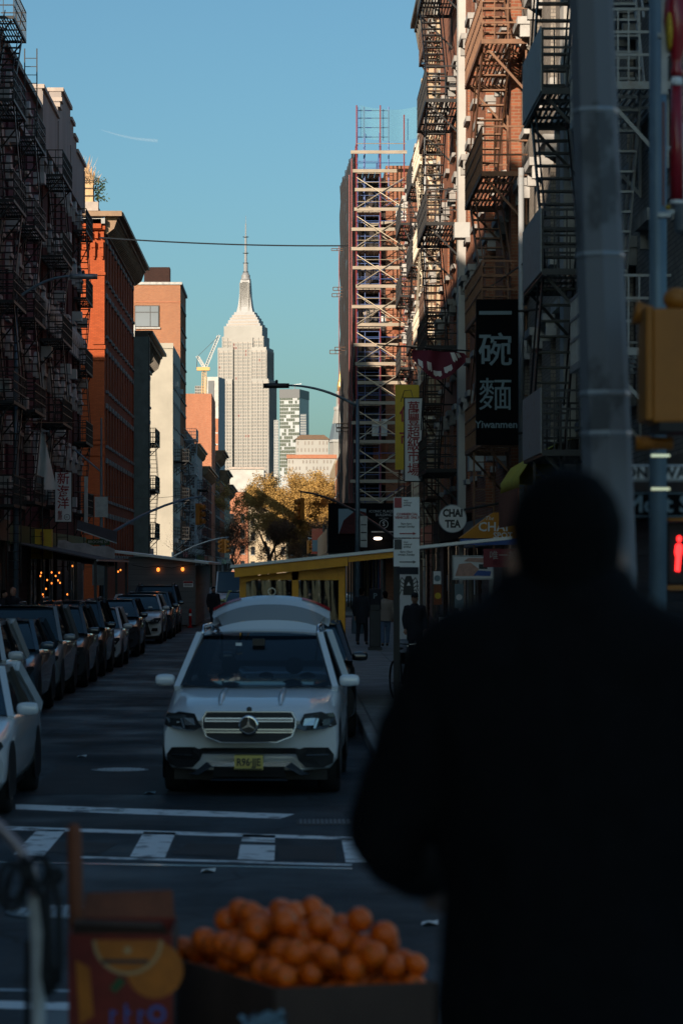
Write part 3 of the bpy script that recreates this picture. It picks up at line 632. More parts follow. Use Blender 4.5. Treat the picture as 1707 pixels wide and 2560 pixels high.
# right side
fire_escape('pale ornate fire escape between the octagonal pole and the red lantern ornament', 1, 37.4, 41.0, [5.4, 8.9, 12.4], 'white_iron', D=1.0, dense=.14)
fire_escape('dark fire escape with pale sheeted outer rail above the yellow awning', 1, 45.6, 49.2, [4.4, 7.3, 10.2, 13.1], 'darksteel', D=1.0, panel=True, dense=.2)
fire_escape('brown painted fire escape on the red brick tenement', 1, 60.2, 66.0, [5.2, 8.05, 10.9, 13.7, 16.5], 'brown_iron', D=1.0, dense=.28)
fire_escape('black fire escape beside the pale painted corner strip', 1, 83.0, 89, [5.4, 9.0, 12.6, 16.2, 19.8, 23.2], D=1.1, dense=.28)
fire_escape('rusty fire escape with ladders under the heavy dark cornice', 1, 98.5, 104.5, [5.0, 8.2, 11.4, 14.6, 17.8, 21.0], 'rust', D=.75, x=5.4)
fire_escape('cream painted fire escape on the orange brick tenement', 1, 107, 112.5, [5.0, 8.2, 11.4, 14.6, 17.8], 'cream_iron', D=.62, dense=.22, x=5.4)
fire_escape('thin dark fire escape on the slim tan tenement', 1, 116, 121, [5.0, 8.3, 11.6, 14.9, 18.2], D=.55, x=5.4)
fire_escape('black fire escape on the corner tenement nearest the scaffold', 1, 126, 132, [5.0, 8.2, 11.4, 14.6, 17.8], D=.6, x=5.4)

# ================================================================ scaffold
sc = thing('scaffold', 'tall netted scaffold with plank decks and red and blue tubes', 'scaffold', (3.4, 150.0, 0))
xs = [0.0, 1.25, 2.5]; top = 25.2
for i, x_ in enumerate(xs):
    MB().tube((x_, 0, .15), (x_, 0, top + (1.7 if i < 2 else 1.2)), .038, 6).build('standard', K['tubered'], sc)
for y_ in (1.6, 4.4, 8, 14, 22, 32, 42):
    for x_ in (0.0, 1.3): MB().tube((x_, y_, .15), (x_, y_, top-(.2 if y_ < 20 else 2.5)), .05, 6).build('standard', (K['tubered'] if y_ < 3 else K['darksteel']) if x_ == 0 else K['tubeblue'], sc)
lv = [5.0 + i*1.02 for i in range(20)]
for i, z in enumerate(lv):
    dx = rnd.uniform(-.1, .1)
    MB().box(-.15+dx*2, (2.9 if i % 3 else 2.2)+dx*3, -.12, -.06, z+dx*.5, z+.17+dx*.5).build('guard_plank', K['wood'], sc)
    if i % 2 == 0:
        for j in range(4): MB().box(.02+.32*j, .31+.32*j, -.05, 8, z-.06, z-.01).build('deck_plank', K['wood'], sc)
        MB().box(.02, 1.28, 8.05, 42, z-.06, z-.01).build('deck', K['wood'], sc)
    MB().tube((0, -.02, z+.5), (2.6, -.02, z+.5), .022, 5).build('ledger', K['tubesteel'] if i % 3 else K['tubeblue'], sc)
    MB().tube((-.02, 0, z+.5), (-.02, 42, z+.5), .025, 5).build('ledger', K['darksteel'], sc)
for i in range(0, 18, 2):
    z = lv[i]
    for a, c in (((.0, z+.15), (2.5, z+1.75)), ((2.5, z+.15), (.0, z+1.75))):
        MB().tube((a[0], -.2, a[1]), (c[0], -.2, c[1]), .024, 5).build('brace', K['tubesteel'], sc)
    for a, c in (((.0, z+.15), (2.5, z+1.9)), ((2.5, z+.15), (.0, z+1.9))):
        MB().tube((a[0], 1.6, a[1]), (c[0], 1.6, c[1]), .022, 5).build('brace', K['tubesteel'] if i % 4 else K['tubeblue'], sc)
fr = MB()
for z in [4.2+i*.36 for i in range(56)]: fr.tube((.06, .35, z), (1.2, .35, z), .02, 4)
for x_ in (.06, .45, 1.2): fr.tube((x_, .35, 4), (x_, .35, 25.5), .025, 4)
fr.build('ladder_frame', K['tubeblue'], sc)
MB().box(.0, 3.4, 2.4, 2.42, 4.0, 23.4).build('interior_shade_sheet', K['netdark'], sc)  # added dark sheet standing in for the shade inside the scaffold
nm = MB(); ny, nz = 40, 24
rowsn = []
for j in range(nz+1):
    rowsn.append([(-.14-.06*sin(i*1.7)-.05*sin(j*2.1+i)-rnd.uniform(0, .04), .6+i*41.4/ny, 4.3+j*(top-4.9+3.6*(i/ny))/nz) for i in range(ny+1)])
nm.rings(rowsn, cap=False, closed=False); nm.build('debris_netting', K['netdark'], sc, True)
for y_ in (.8, 7, 41.6): MB().tube((-.24, y_, 4.5), (-.24, y_, top-1), .028, 5).build('net_batten', K['tubered'], sc)
nm = MB(); rowsn = []
for j in range(5): rowsn.append([(.2+i*.28, .4+.1*sin(i), top+.1+j*.42-.25*sin(pi*i/12)) for i in range(13)])
nm.rings(rowsn, cap=False, closed=False); nm.build('top_netting', K['netblue'], sc, True)
for i in range(46):
    z = rnd.uniform(4.6, 22.5); x_ = rnd.uniform(0, 2.2); y_ = rnd.uniform(.4, 2.2); L_ = rnd.uniform(.5, 1.4); k = rnd.random()
    if k < .45: MB().tube((x_, y_, z), (x_+L_*rnd.uniform(-.4, 1), y_, z+L_*rnd.uniform(.2, 1)), .02, 5).build('loose_tube', K[rnd.choice(['tubeblue', 'tubesteel', 'rust'])], sc)
    elif k < .75: MB().beam((x_, y_, z), (x_+L_, y_, z+rnd.uniform(-.3, .5)), .05, .16).build('loose_board', K[rnd.choice(['wood', 'redwood'])], sc)
    else:
        v = MB(); v.rings([[(x_+.8*a/5, y_+.06*sin(a*2+c), z-.9*c/4) for a in range(6)] for c in range(5)], cap=False, closed=False); v.build('loose_sheet', K[rnd.choice(['netdark', 'awndark', 'redwood', 'tarp'])], sc, True)
# guard frame on the very top
for z in (25.3, 25.8, 26.3, 26.7): MB().tube((-.02, .5, z), (1.75, .5, z), .03, 5).build('guard_rail', K['tubeblue'], sc)
for x_ in (.05, .4, 1.7): MB().tube((x_, .5, 22), (x_, .5, 26.9), .035, 5).build('guard_post', K['tubeblue'], sc)
# rectangular outriggers poking through the netting towards the street
for (px, py, w, h, d) in ((835, 624, 22, 5, 170), (838, 722, 18, 8, 168), (836, 738, 20, 8, 168), (831, 880, 22, 9, 165), (843, 872, 20, 8, 165), (848, 1064, 24, 9, 158), (848, 1075, 22, 9, 158)):
    a, c = P(px-w*.3, py-h/2, d), P(px+w, py+h/2, d); b = MB(); o = Vector((3.4, 150, 0))
    for z in (a.z, c.z): b.tube(Vector((a.x, d, z))-o, Vector((c.x, d, z))-o, .03, 4)
    for x_ in (a.x, (a.x+c.x)/2): b.tube(Vector((x_, d, a.z))-o, Vector((x_, d, c.z))-o, .03, 4)
    b.build('outrigger', K['rust'], sc)
# pavement shed below with hoardings
ps = thing('pavement_shed', 'dark pavement shed with hoarding panels under the scaffold', 'pavement shed', (1.9, 149.2, 0))
MB().box(0, 7, 0, 56, 3.0, 3.35).build('deck', K['darksteel'], ps); MB().box(0, 7, -.08, -.004, 3.3, 5.9).build('hoarding', K['signblack'], ps)
for i in range(14): MB().box(-.07, -.004, i*4, i*4+3.95, 3.3, 4.6).build('hoarding_panel', K['darksteel'], ps)
for y_ in (.2, 8, 16, 24, 32, 40, 48, 55):
    for x_ in (.15, 2.8): MB().box(x_-.06, x_+.06, y_-.06, y_+.06, .15, 3.0).build('post', K['darksteel'], ps)

# ================================================================ far skyline
def c3(cx, cy): return 440+cx/2.476, 500+cy/2.476
def far_win(b, x0, x1, z0, z1, nx, nz, y, fw=.5, fh=.55, t=.05, jit=0):
    sx, sz = (x1-x0)/nx, (z1-z0)/nz
    for i in range(nx):
        for j in range(nz):
            if jit and rnd.random() < jit: continue
            b.box(x0+sx*(i+.5-fw/2), x0+sx*(i+.5+fw/2), y-t, y, z0+sz*(j+.5-fh/2), z0+sz*(j+.5+fh/2))
D0 = 3160.0; ax = P(614.5, 0, D0).x
es = thing('skyscraper', 'tall stepped limestone skyscraper with silver mast and needle spire', 'skyscraper', (ax, D0, 0), R(-10.5))
K['spandrel'] = mat('grey_spandrel_metal', (.22, .19, .17), .5, .2, var=.1, scale=.05)
K['farwin'] = mat('far_window_glass', (.03, .03, .032), .3, var=.3, scale=.2)
K['blind'] = mat('far_window_red_blind', (.14, .045, .04), .6, var=.1)
K['mast'] = mat('silver_mast_cladding', (.27, .27, .28), .55, .1, var=.08, scale=.3)
parts = [('base_block', 0, 62, 0, 44, 0, 60), ('lower_shaft', -20, 19.5, -22, 22, 0, 211), ('lower_shaft', 20, 19.5, -22, 22, 0, 211), ('core_shaft', 0, 24, -18, 20, 0, 257)]
def blk(name, cx, w, y0, y1, z0, z1, m='limestone'): return MB().box(cx-w/2, cx+w/2, y0, y1, z0, z1).build(name, K[m], es)
blk('lower_wing', -20.2, 19.6, -23, 23, 0, 211); blk('lower_wing', 20.2, 19.6, -23, 23, 0, 211); blk('shaft_wing', -18.6, 17.4, -21, 21, 211, 246); blk('shaft_wing', 18.6, 17.4, -21, 21, 211, 246)
blk('core_shaft', 0, 23, -18.5, 19, 0, 257); blk('upper_shaft', 0, 47, -16.5, 17, 246, 258.5); blk('top_block', 0, 43, -15.5, 16, 258.5, 270)
for w, z0, z1 in ((38, 270, 273), (34.5, 273, 277), (31, 277, 280), (27, 280, 283), (23, 283, 286)): blk('observation_tier', 0, w, -w*.38, w*.38, z0, z1, 'mast')
for w, z0 in ((38.2, 270.8), (34.7, 274), (31.2, 278), (27.2, 281)): blk('tier_window_band', 0, w*.9, -w*.382, w*.3, z0, z0+1.7, 'spandrel')
mm = MB().rings([[(-s-f, -s*.9-f*.4, z), (s+f, -s*.9-f*.4, z), (s+f, s*.9, z), (-s-f, s*.9, z)] for s, f, z in ((6.6, 2.6, 286), (6.0, 1.6, 293), (5.6, .7, 303), (5.2, .3, 318), (5.0, .0, 322))]); mm.build('mooring_mast', K['mast'], es)
for x_ in (-2.6, -1.3, 0, 1.3, 2.6): MB().box(x_-.3, x_+.3, -6.2, -5.0, 292, 320).build('mast_window_strip', K['farwin'], es)
for x_ in (-5.3, -4.2, 4.2, 5.3): MB().box(x_-.25, x_+.25, -7.0, -5.2, 287, 319).build('mast_fin', K['limestone'], es)
MB().lathe((0, 0, 0), [(5.8, 322), (5.8, 323.5), (4.9, 324), (4.9, 326.5), (5.2, 327), (4.2, 328), (3.2, 330.5), (1.9, 331)], 14).build('dome', K['mast'], es, True)
MB().lathe((0, 0, 0), [(2.3, 331), (2.3, 341), (1.5, 341.3), (1.4, 352), (1.2, 352.3), (1.15, 370), (.7, 370.3), (.6, 385), (.25, 385.3), (.15, 394)], 8).build('needle', K['mast'], es)
rg = MB()
for z in (331.2, 341, 352, 370): rg.lathe((0, 0, 0), [(3.3, z), (3.3, z+.5)], 10)
rg.build('antenna_ring', K['darksteel'], es)
rib = MB().box(-.55, .55, -.7, 0, 0, 1).mesh('pier', K['limestone'])
wn = MB(); sp_ = MB(); rd = MB()
def strip_face(x0, x1, y, z0, z1, n, face='S'):
    st = (x1-x0)/n; nz = int((z1-z0)/3.75)
    for i in range(n+1):
        if i % 2 == 0:
            o = put('pier', rib, es, (x0+st*i, y, z0) if face == 'S' else (y, x0+st*i, z0), R(90) if face == 'E' else 0, (1, 1, z1-z0))
    for i in range(n):
        for j in range(nz):
            zz = z0+j*3.75+.6; a, c = x0+st*(i+.16), x0+st*(i+.86)
            tgt = rd if rnd.random() < (.02 if z1 > 240 else .001) else wn
            if face == 'S': tgt.box(a, c, y-.15, y+.05, zz, zz+2.6); sp_.box(a-.1, c+.1, y-.06, y+.05, zz+2.6, zz+3.75)
            else: tgt.box(y-.05, y+.15, a, c, zz, zz+2.6); sp_.box(y-.05, y+.06, a-.1, c+.1, zz+2.6, zz+3.75)
for cx in (-20.2, 20.2): strip_face(cx-9.2, cx+9.2, -23, 60, 209, 6)
for cx in (-18.6, 18.6): strip_face(cx-8, cx+8, -21, 211, 243, 6)
strip_face(-11, 11, -18.5, 60, 252, 8); strip_face(-22.5, -12, -16.5, 246.5, 257, 4); strip_face(12, 22.5, -16.5, 246.5, 257, 4)
strip_face(-22, 22, 30.0, 60, 209, 14, 'E'); strip_face(-20, 20, 27.3, 211, 243, 12, 'E')
kind(wn.build('windows', K['farwin'], es), 'stuff'); kind(sp_.build('spandrels', K['spandrel'], es), 'stuff'); rd.build('red_blind_windows', K['blind'], es)
# glass tower with dark crown and roof crane
def far_tower(lab, cx0, cx1, cy0, cy1, D, m, nx, nz, wm='farwin', dep=30, rz=0, fw=.6, fh=.6, name='tower_block', skip=0):
    a = P(*c3(cx0, cy0), D); c = P(*c3(cx1, cy1), D); w = c.x-a.x
    o = thing(name, lab, 'building', ((a.x+c.x)/2, D, 0), rz)
    MB().box(-w/2, w/2, 0, dep, 0, a.z).build('wall', K[m], o)
    if nx:
        b = MB(); far_win(b, -w/2, w/2, max(0, c.z), a.z, nx, nz, 0, fw, fh, .12, skip); kind(b.build('windows', K[wm], o), 'stuff')
    return o, w, a.z
o, w, zt = far_tower('grey-blue glass tower with dark crown right of the tall stepped skyscraper', 640, 765, 1175, 1700, 2800, 'blueglass', 9, 24, 'glass', rz=R(-14), dep=40, fw=.9, fh=.82, skip=.25)
MB().box(-w/2-.3, w/2+.3, -.4, 40.3, zt-8, zt+.5).build('crown', K['darksteel'], o)
MB().tube((4, 5, zt), (4, 5, zt+5), .5).tube((0, 5, zt+5), (11, 5, zt+6), .4).build('roof_crane', K['galv'], o)
far_tower('slim glass tower half hidden behind the dark-crowned glass tower', 770, 806, 1325, 1700, 2750, 'blueglass', 4, 24, 'whitewall', dep=25, fw=.9, fh=.2)
far_tower('slim white tower in the gap right of the stepped skyscraper', 606, 636, 1362, 1700, 2900, 'whitewall', 3, 20, 'blueglass', dep=20, fw=.6, fh=.8)
o, w, zt = far_tower('broad cream building with flat tan roof above the golden tree', 742, 945, 1482, 1700, 1250, 'limestone', 9, 5, 'spandrel', dep=30, fw=.35, fh=.5, skip=.3)
MB().rings([[(-w/2-.5, -.6, zt), (w/2+.5, -.6, zt), (w/2+.5, 30, zt), (-w/2-.5, 30, zt)], [(-w/2+2, 4, zt+2.2), (w/2-2, 4, zt+2.2), (w/2-2, 26, zt+2.2), (-w/2+2, 26, zt+2.2)]]).build('roof', K['browncornice'], o)
o, w, zt = far_tower('lower pale building with rust-coloured eaves behind the golden tree', 690, 990, 1600, 1800, 1180, 'limestone', 14, 5, 'spandrel', dep=30, fw=.4, fh=.5, skip=.2)
MB().box(-w/2-.4, w/2+.4, -.6, 30, zt, zt+1.6).build('eaves', K['rustbrick'], o)
far_tower('pale low block with roof plant below the stepped skyscraper', 385, 560, 1668, 1800, 1000, 'limestone', 10, 5, dep=20, fw=.5)
far_tower('dark flat block between the left houses and the stepped skyscraper', 318, 440, 1712, 1900, 800, 'darkbrick', 8, 6, dep=20, fw=.5)
# clock-tower roof with gilded cupola
q = P(*c3(1016, 1040), 2600); zz = lambda cy: P(0, 500+cy/2.476, 2600).z; mpx = 2600/FPX/2.476
ct = thing('gilded_tower', 'pale stone tower with slate pyramid roof and gilded cupola', 'tower', (q.x, 2600, 0), R(12))
def sq(h): return [(-h, -h), (h, -h), (h, h), (-h, h)]
def fr_(n, m_, lst, sm=False): MB().rings([[(x, y, z) for x, y in sq(h*mpx*.74)] for h, z in lst]).build(n, K[m_], ct, sm)
fr_('shaft', 'limestone', ((76, 0), (76, zz(1495)))); fr_('cornice', 'palestone', ((86, zz(1500)), (86, zz(1485)))); fr_('lower_roof', 'slate', ((80, zz(1485)), (56, zz(1385)))); fr_('upper_roof', 'limestone', ((56, zz(1384)), (40, zz(1300))))
fr_('gallery', 'palestone', ((46, zz(1300)), (46, zz(1280)))); fr_('lantern', 'limestone', ((28, zz(1280)), (26, zz(1190)))); fr_('lantern_cornice', 'palestone', ((31, zz(1195)), (31, zz(1185))))
MB().lathe((0, 0, 0), [(20*mpx, zz(1185)), (20*mpx, zz(1150)), (15*mpx, zz(1120)), (9*mpx, zz(1105)), (9*mpx, zz(1085)), (4*mpx, zz(1075)), (1.5*mpx, zz(1040))], 10).build('cupola', K['goldleaf'], ct, True)
for i in range(3):
    MB().box((-18+i*14)*mpx, (-10+i*14)*mpx, -29*mpx, -27*mpx*.7, zz(1262), zz(1208)).build('lantern_opening', K['farwin'], ct)
# unfinished tower and crane
o, w, zt = far_tower('white clad tower under construction with dark window and hoist', 176, 264, 1095, 1400, 1500, 'whitewall', 0, 0, dep=18, rz=R(-10))
MB().box(-w*.22, w*.2, -.3, 0, zt-13, zt-2).build('dark_window', K['darksteel'], o); MB().box(w*.1, w/2, -.5, -.1, 0, zt-22).build('wrap', K['rustbrick'], o)
b = MB()
for z in range(6): b.box(w*.12, w*.48, -.7, -.5, zt-30-z*6, zt-29.3-z*6)
b.build('wrap_band', K['whitewall'], o)
far_tower('low unfinished concrete storey left of the white clad tower', 118, 176, 1150, 1400, 1510, 'stone', 6, 14, dep=15, fw=.6, fh=.5)
crn = thing('tower_crane', 'orange and white luffing tower crane above the unfinished tower', 'crane', P(*c3(168, 1200), 1500))
z0 = crn.location.copy()
def cp(cx, cy, dy=0): return P(*c3(cx, cy), 1500+dy)-z0
def lattice(name, a, c, w, m_, n):
    b = MB(); a, c = Vector(a), Vector(c); off = [Vector((w/2, 0, 0)), Vector((-w/2, 0, 0)), Vector((0, w*.6, w*.3))]
    for f in off: b.tube(a+f, c+f, w*.1, 4)
    for i in range(n):
        p, q_ = a.lerp(c, i/n), a.lerp(c, (i+1)/n)
        for k in range(3): b.tube(p+off[k], q_+off[(k+1) % 3], w*.06, 4)
    b.build(name, K[m_], crn)
lattice('mast', cp(172, 1200), cp(176, 1045), 2.2, 'crane', 9); lattice('jib', cp(182, 1042), cp(266, 838), 1.5, 'cranewhite', 14); lattice('counter_jib', cp(176, 1036), cp(134, 968), 1.6, 'cranewhite', 6)
MB().box(-1, 1, -1, 1, -1, 1).build('slewing_ring', K['crane'], crn, False, cp(170, 1046)).scale = (3.4, 1.6, .9)
MB().tube(cp(134, 968), cp(128, 1046), .25, 4).tube(cp(134, 968), cp(262, 846), .15, 4).build('cable', K['darksteel'], crn)
# contrail and wires
a, c = P(252, 324, 9000), P(395, 352, 9000)
ctl = MB(); N_ = 14; pts = [a.lerp(c, i/N_) + Vector((0, 0, -7*sin(pi*i/N_))) for i in range(N_+1)]
ctl.path(pts, 1, 8, radii=[.6+5.5*(i/N_)**.7 for i in range(N_+1)]); tag(kind(ctl.build('contrail', K['contrail'], None, True), 'stuff'), 'thin white aircraft contrail in the blue sky', 'contrail')
def wire(lab, a, c, r=.02, sag=.1, name='overhead_wire'):
    a, c = Vector(a), Vector(c); o = MB().path([a.lerp(c, i/12)-Vector((0, 0, sag*4*(i/12)*(1-i/12)))-a for i in range(13)], r, 4).build(name, K['darksteel'], None, False, a); return tag(o, lab, 'wire')
wire('dark wire crossing the sky between the red cornice and the scaffold', P(250, 594, 150), P(900, 614, 158), .045, .15)

# ================================================================ trees
def tree(lab, base, H, spread, lean, seed, leafm, nleaf, leaf, trunk_r, bare=.0, levels=5, zmin=.35):
    r = random.Random(seed); o = thing('street_tree', lab, 'tree', base); b = MB(); tips = []
    def grow(p, d, L, rad, lv):
        n = 4; pts = [p]; q = p.copy(); dd = d.copy()
        for i in range(n):
            dd = (dd + Vector((r.gauss(0, .16), r.gauss(0, .16), r.gauss(.03, .1)))).normalized(); q = q + dd*L/n; pts.append(q.copy())
        b.path(pts, rad, 6 if lv < 2 else 4, radii=[rad*(1-.5*i/n) for i in range(n+1)])
        if lv >= 2: tips.extend(pts[1:])
        if lv == levels: return
        for k in range(3 if lv < 3 else 2 + (r.random() < .5)):
            t = r.uniform(.45, 1.0); i = min(n, max(1, int(round(t*n)))); ax_ = Vector((r.gauss(0, 1)*spread, r.gauss(0, 1)*spread, r.gauss(.25, .5)))
            grow(pts[i], (dd*.75+ax_*.7).normalized(), L*r.uniform(.62, .85), rad*.52, lv+1)
    grow(Vector((0, 0, 0)), (Vector((lean, 0, 1))).normalized(), H*.34, trunk_r, 0)
    b.build('trunk', K['bark'], o)
    l = MB(); top_ = [t for t in tips if t.z > H*zmin] or tips
    for i in range(nleaf):
        t = r.choice(top_); p = t + Vector((r.gauss(0, .28), r.gauss(0, .28), r.gauss(0, .25))); u = Vector((r.uniform(-1, 1), r.uniform(-1, 1), r.uniform(-1, 1))).normalized()*leaf*r.uniform(.6, 1.2); w = u.orthogonal().normalized()*leaf*.5
        l.poly([p-u*.5, p+w*.5, p+u*.5, p-w*.5])
    if nleaf: l.build('crown', K[leafm], o)
    return o
tree('broad golden-leaved tree spreading over the end of the street', Vector((1.9, 330, .15)), 17.5, 1.15, -.05, 3, 'leafgold', 50000, .25, .36)
tree('second golden tree behind the broad golden-leaved one', Vector((-2.6, 372, .0)), 18, 1.15, .1, 11, 'leafgold', 36000, .27, .3)
tree('third golden tree close to the right houses at the street end', Vector((4.6, 352, .15)), 15, 1.1, -.08, 17, 'leafgold', 28000, .25, .26)
tree('brown half-bare tree at the left end of the street', Vector((-6.2, 345, .15)), 11, .9, .1, 5, 'leafbrown', 9000, .17, .2)
tree('brown tree filling the street end below the golden crowns', Vector((-2.2, 338, .0)), 11.5, 1.1, .05, 41, 'leafbrown', 12000, .2, .2, zmin=.15)
tree('brown tree right of the street end under the golden crowns', Vector((3.4, 318, .15)), 10.5, 1.1, -.05, 43, 'leafbrown', 12000, .2, .2, zmin=.15)
tree('brown half-bare tree before the left pale fire escapes', Vector((-7.0, 300, .15)), 8, .8, .05, 8, 'leafbrown', 900, .12, .14)
tree('bare young street tree beside the grey dining shed', Vector((-7.2, 170, .15)), 7, .7, .0, 21, 'leafbrown', 60, .08, .07)
tree('dark tree trunk with bare limbs right of the golden tree', Vector((4.0, 300, .15)), 9, .9, -.1, 31, 'leafbrown', 300, .12, .2)
# ================================================================ cars
_wh = {}
def wheel_meshes(r, w):
    if (r, w) in _wh: return _wh[(r, w)]
    t = MB().lathe((0, 0, 0), [(r*.66, -w/2), (r*.94, -w/2), (r, -w*.32), (r, w*.32), (r*.94, w/2), (r*.66, w/2)], 24, axis='X').mesh('tyre', K['rubber'], True)
    m = MB().lathe((0, 0, 0), [(r*.66, -w*.4), (r*.68, -w*.47), (r*.62, -w*.47), (r*.58, -w*.2), (r*.01, -w*.2)], 24, axis='X')
    for i in range(10):
        a = 2*pi*i/10; m.beam((-w*.42, cos(a)*r*.12, sin(a)*r*.12), (-w*.42, cos(a)*r*.62, sin(a)*r*.62), .04, .05)
    m.lathe((0, 0, 0), [(.01, -w*.47), (r*.16, -w*.46), (r*.16, -w*.2)], 12, axis='X')
    _wh[(r, w)] = (t, m.mesh('rim', K['rim'])); return _wh[(r, w)]
def car(name, label, cat, loc, col, L=4.6, Wd=1.85, H=1.65, hood=1.0, belt=1.05, hl=1.15, wsb=1.05, rf=2.0, rr=3.8, rb=4.4, rz=0, r=.35, paintm=None, grille='wide', rails=False, taper=.73, group=None, roofm=None, glassm='carglass', tail=None, gl_open=False, mirror=None, low=.26):
    root = thing(name, label, cat, loc, rz, group); pm = paintm or paint('car_paint', col); hw = Wd/2
    def nose(x, z): return .34*abs(x/hw)**3.2 + .10*abs((z-.62)/.5)**2
    def tailc(x): return -.22*abs(x/hw)**4
    ring_z = lambda zl, zs, zt, w: [(0, zl), (w*.55, zl), (w*.90, zl+.02), (w*.985, zl+.13), (w, (zl+zs)*.5), (w*.992, zs-.10), (w*.955, zs-.025), (w*.86, zs+(zt-zs)*.35), (w*.62, zs+(zt-zs)*.85), (w*.3, zt), (0, zt)]
    st = [(0.0, low, hood*.70, hood*.74, .965), (.06, low-.02, hood*.76, hood*.815, .985), (.25, low-.03, hood*.82, hood*.89, .99), (.6, low-.03, hood*.87, hood*.955, .995), (hl, low-.03, belt*.95, hood, 1), (hl+.25, low-.03, belt, belt+.02, 1), (L*.5, low-.03, belt+.01, belt+.04, 1), (rb-.3, low-.03, belt+.02, belt+.05, 1), (L-.25, low, belt, belt+.03, .985), (L-.06, low+.05, belt-.08, belt-.05, .96), (L, low+.1, belt-.18, belt-.14, .93)]
    b = MB(); rs = []
    for (y, zl, zs, zt, w) in st:
        half = ring_z(zl, zs, zt, hw*w); full = half + [(-x, z) for x, z in half[-2:0:-1]]
        f = max(0, 1-y/(hl+.2))**1.3; g = max(0, 1-(L-y)/.8)
        rs.append([(x, y+f*nose(x, z)+g*tailc(x), z) for x, z in full])
    b.rings(rs); body = b.build('body', pm, root, True); body.modifiers.new('es', 'EDGE_SPLIT').split_angle = R(50)
    # greenhouse
    wb_, wr = hw*.93, hw*taper; zr = H-.05; zb = belt+.02
    def gpt(u, y, v, yb, yt):      # u -1..1 across, v 0..1 up
        return
    ws = MB(); n = 8
    rows_ = []
    for j in range(4):
        v = j/3; rows_.append([((-1+2*i/n)*(wb_+(wr-wb_)*v)*.97, wsb+(rf-wsb)*v + .16*(1-v*.6)*abs(-1+2*i/n)**2.2, zb+(zr-zb)*v+.02*sin(pi*v)) for i in range(n+1)])
    ws.rings(rows_, cap=False, closed=False); ws.build('windscreen', K[glassm], root, True)
    if not gl_open:
        rw = MB(); rw.rings([[((-1+2*i/n)*(wb_+(wr-wb_)*v)*.95, rb+(rr-rb)*v - .1*abs(-1+2*i/n)**2.2, zb+(zr-zb)*v) for i in range(n+1)] for v in (0, .5, 1)], cap=False, closed=False); rw.build('rear_window', K['carglass'], root, True)
    for s in (-1, 1):
        sw = MB(); y0, y1 = wsb+.18, rb-.12; y2, y3 = rf+.08, rr-.02
        for a, c in ((0, .48), (.52, 1)):
            q = lambda t, v: (s*(wb_+(wr-wb_)*v+.015*sin(pi*v)), (y0+(y1-y0)*t)*(1-v)+(y2+(y3-y2)*t)*v, zb+(zr-zb)*v)
            sw.rings([[q(a, v), q(c, v)] for v in (.04, .35, .7, .96)], cap=False, closed=False)
        sw.build('side_window', K['carglass'], root, True)
        pl_ = MB(); pl_.beam((s*wb_*.985, wsb+.16, zb-.04), (s*wr*.99, rf+.05, zr+.01), .07, .08); pl_.beam((s*wb_*.99, rb-.05, zb-.05), (s*wr*.985, rr, zr), .16, .12); pl_.beam((s*wr, rf, zr), (s*wr, rr, zr), .05, .07)
        pl_.build('pillar', pm, root)
        bp = MB().beam((s*(wb_+.004), (wsb+rb)/2+.06, zb), (s*(wr+.006), (rf+rr)/2+.02, zr), .03, .1); bp.build('door_pillar', K['trim'], root)
    rf_ = MB(); rows_ = []
    for j in range(5):
        t = j/4; y = rf-.04+(rr+.08-rf)*t; rows_.append([((-1+2*i/n)*wr*1.0, y+.06*abs(-1+2*i/n)**2*(1 if t < .1 else 0), zr+(H-zr)*(1-abs(-1+2*i/n)**2.6)*(.75+.25*sin(pi*t))) for i in range(n+1)])
    rf_.rings(rows_, cap=False, closed=False); rf_.build('roof', K[roofm] if roofm else pm, root, True)
    if rails:
        for s in (-1, 1):
            MB().path([(s*(wr-.03), rf+.15, zr+.02), (s*(wr-.03), rf+.3, H+.05), (s*(wr-.03), rr-.4, H+.05), (s*(wr-.03), rr-.2, zr+.03)], .022, 6).build('roof_rail', K['chrome'] if rails == 'chrome' else K['trim'], root, True)
    # wheels, arches
    t, m = wheel_meshes(r, .24)
    for y in (.88, L-.98):
        for s in (-1, 1):
            w = put('wheel', None, root, (s*(hw-.13), y, r), R(180) if s > 0 else 0); put('tyre', t, w); put('rim', m, w)
            ar = MB(); ar.prism([(cos(a)*(r+.07), max(-r+.16, sin(a)*(r+.07))) for a in [2*pi*i/20 for i in range(20)]], -.003, .003)
            o = ar.build('wheel_arch', K['trim'], root, False, (s*(hw*.997), y, r+.01)); o.rotation_euler = (0, 0, R(90))
    MB().box(-hw*.86, hw*.86, .35, L-.3, .17, .42).build('underbody_shade', K['black'], root)  # black box under the body stands in for the shade there
    # mirrors
    for s in (-1, 1):
        mo = subsurf(MB().rings([[(s*x_, y_, z_*k_) for y_, z_ in ((-.06, -.085), (-.06, .085), (.065, .10), (.065, -.095))] for x_, k_ in ((-.14, .75), (-.05, 1.0), (.10, .95), (.15, .7))]).build('mirror', mirror or pm, root, True, (s*(hw+.07), wsb+.42, belt+.07)), 2); mo.scale = (.85, .9, .85); MB().box(-.1, .1, .066, .076, -.06, .06).build('mirror_glass', K['chrome'], mo)
        MB().beam((0, 0, 0), (-s*.14, .02, -.05), .05, .04).build('mirror_arm', K['trim'], mo)
    # face
    def patch(nm, pts, m_, off=.012, thick=.03, sub=1, par=None):   # outline given as x,z on the front, wrapped round the nose
        a = [(x, nose(x, z)-off-thick*.5, z) for x, z in pts]; c = [(x, nose(x, z)+.06, z) for x, z in pts]
        return MB().rings([c, a]).build(nm, K[m_] if isinstance(m_, str) else m_, par or root)
    hz = hood*.745; lz = .3
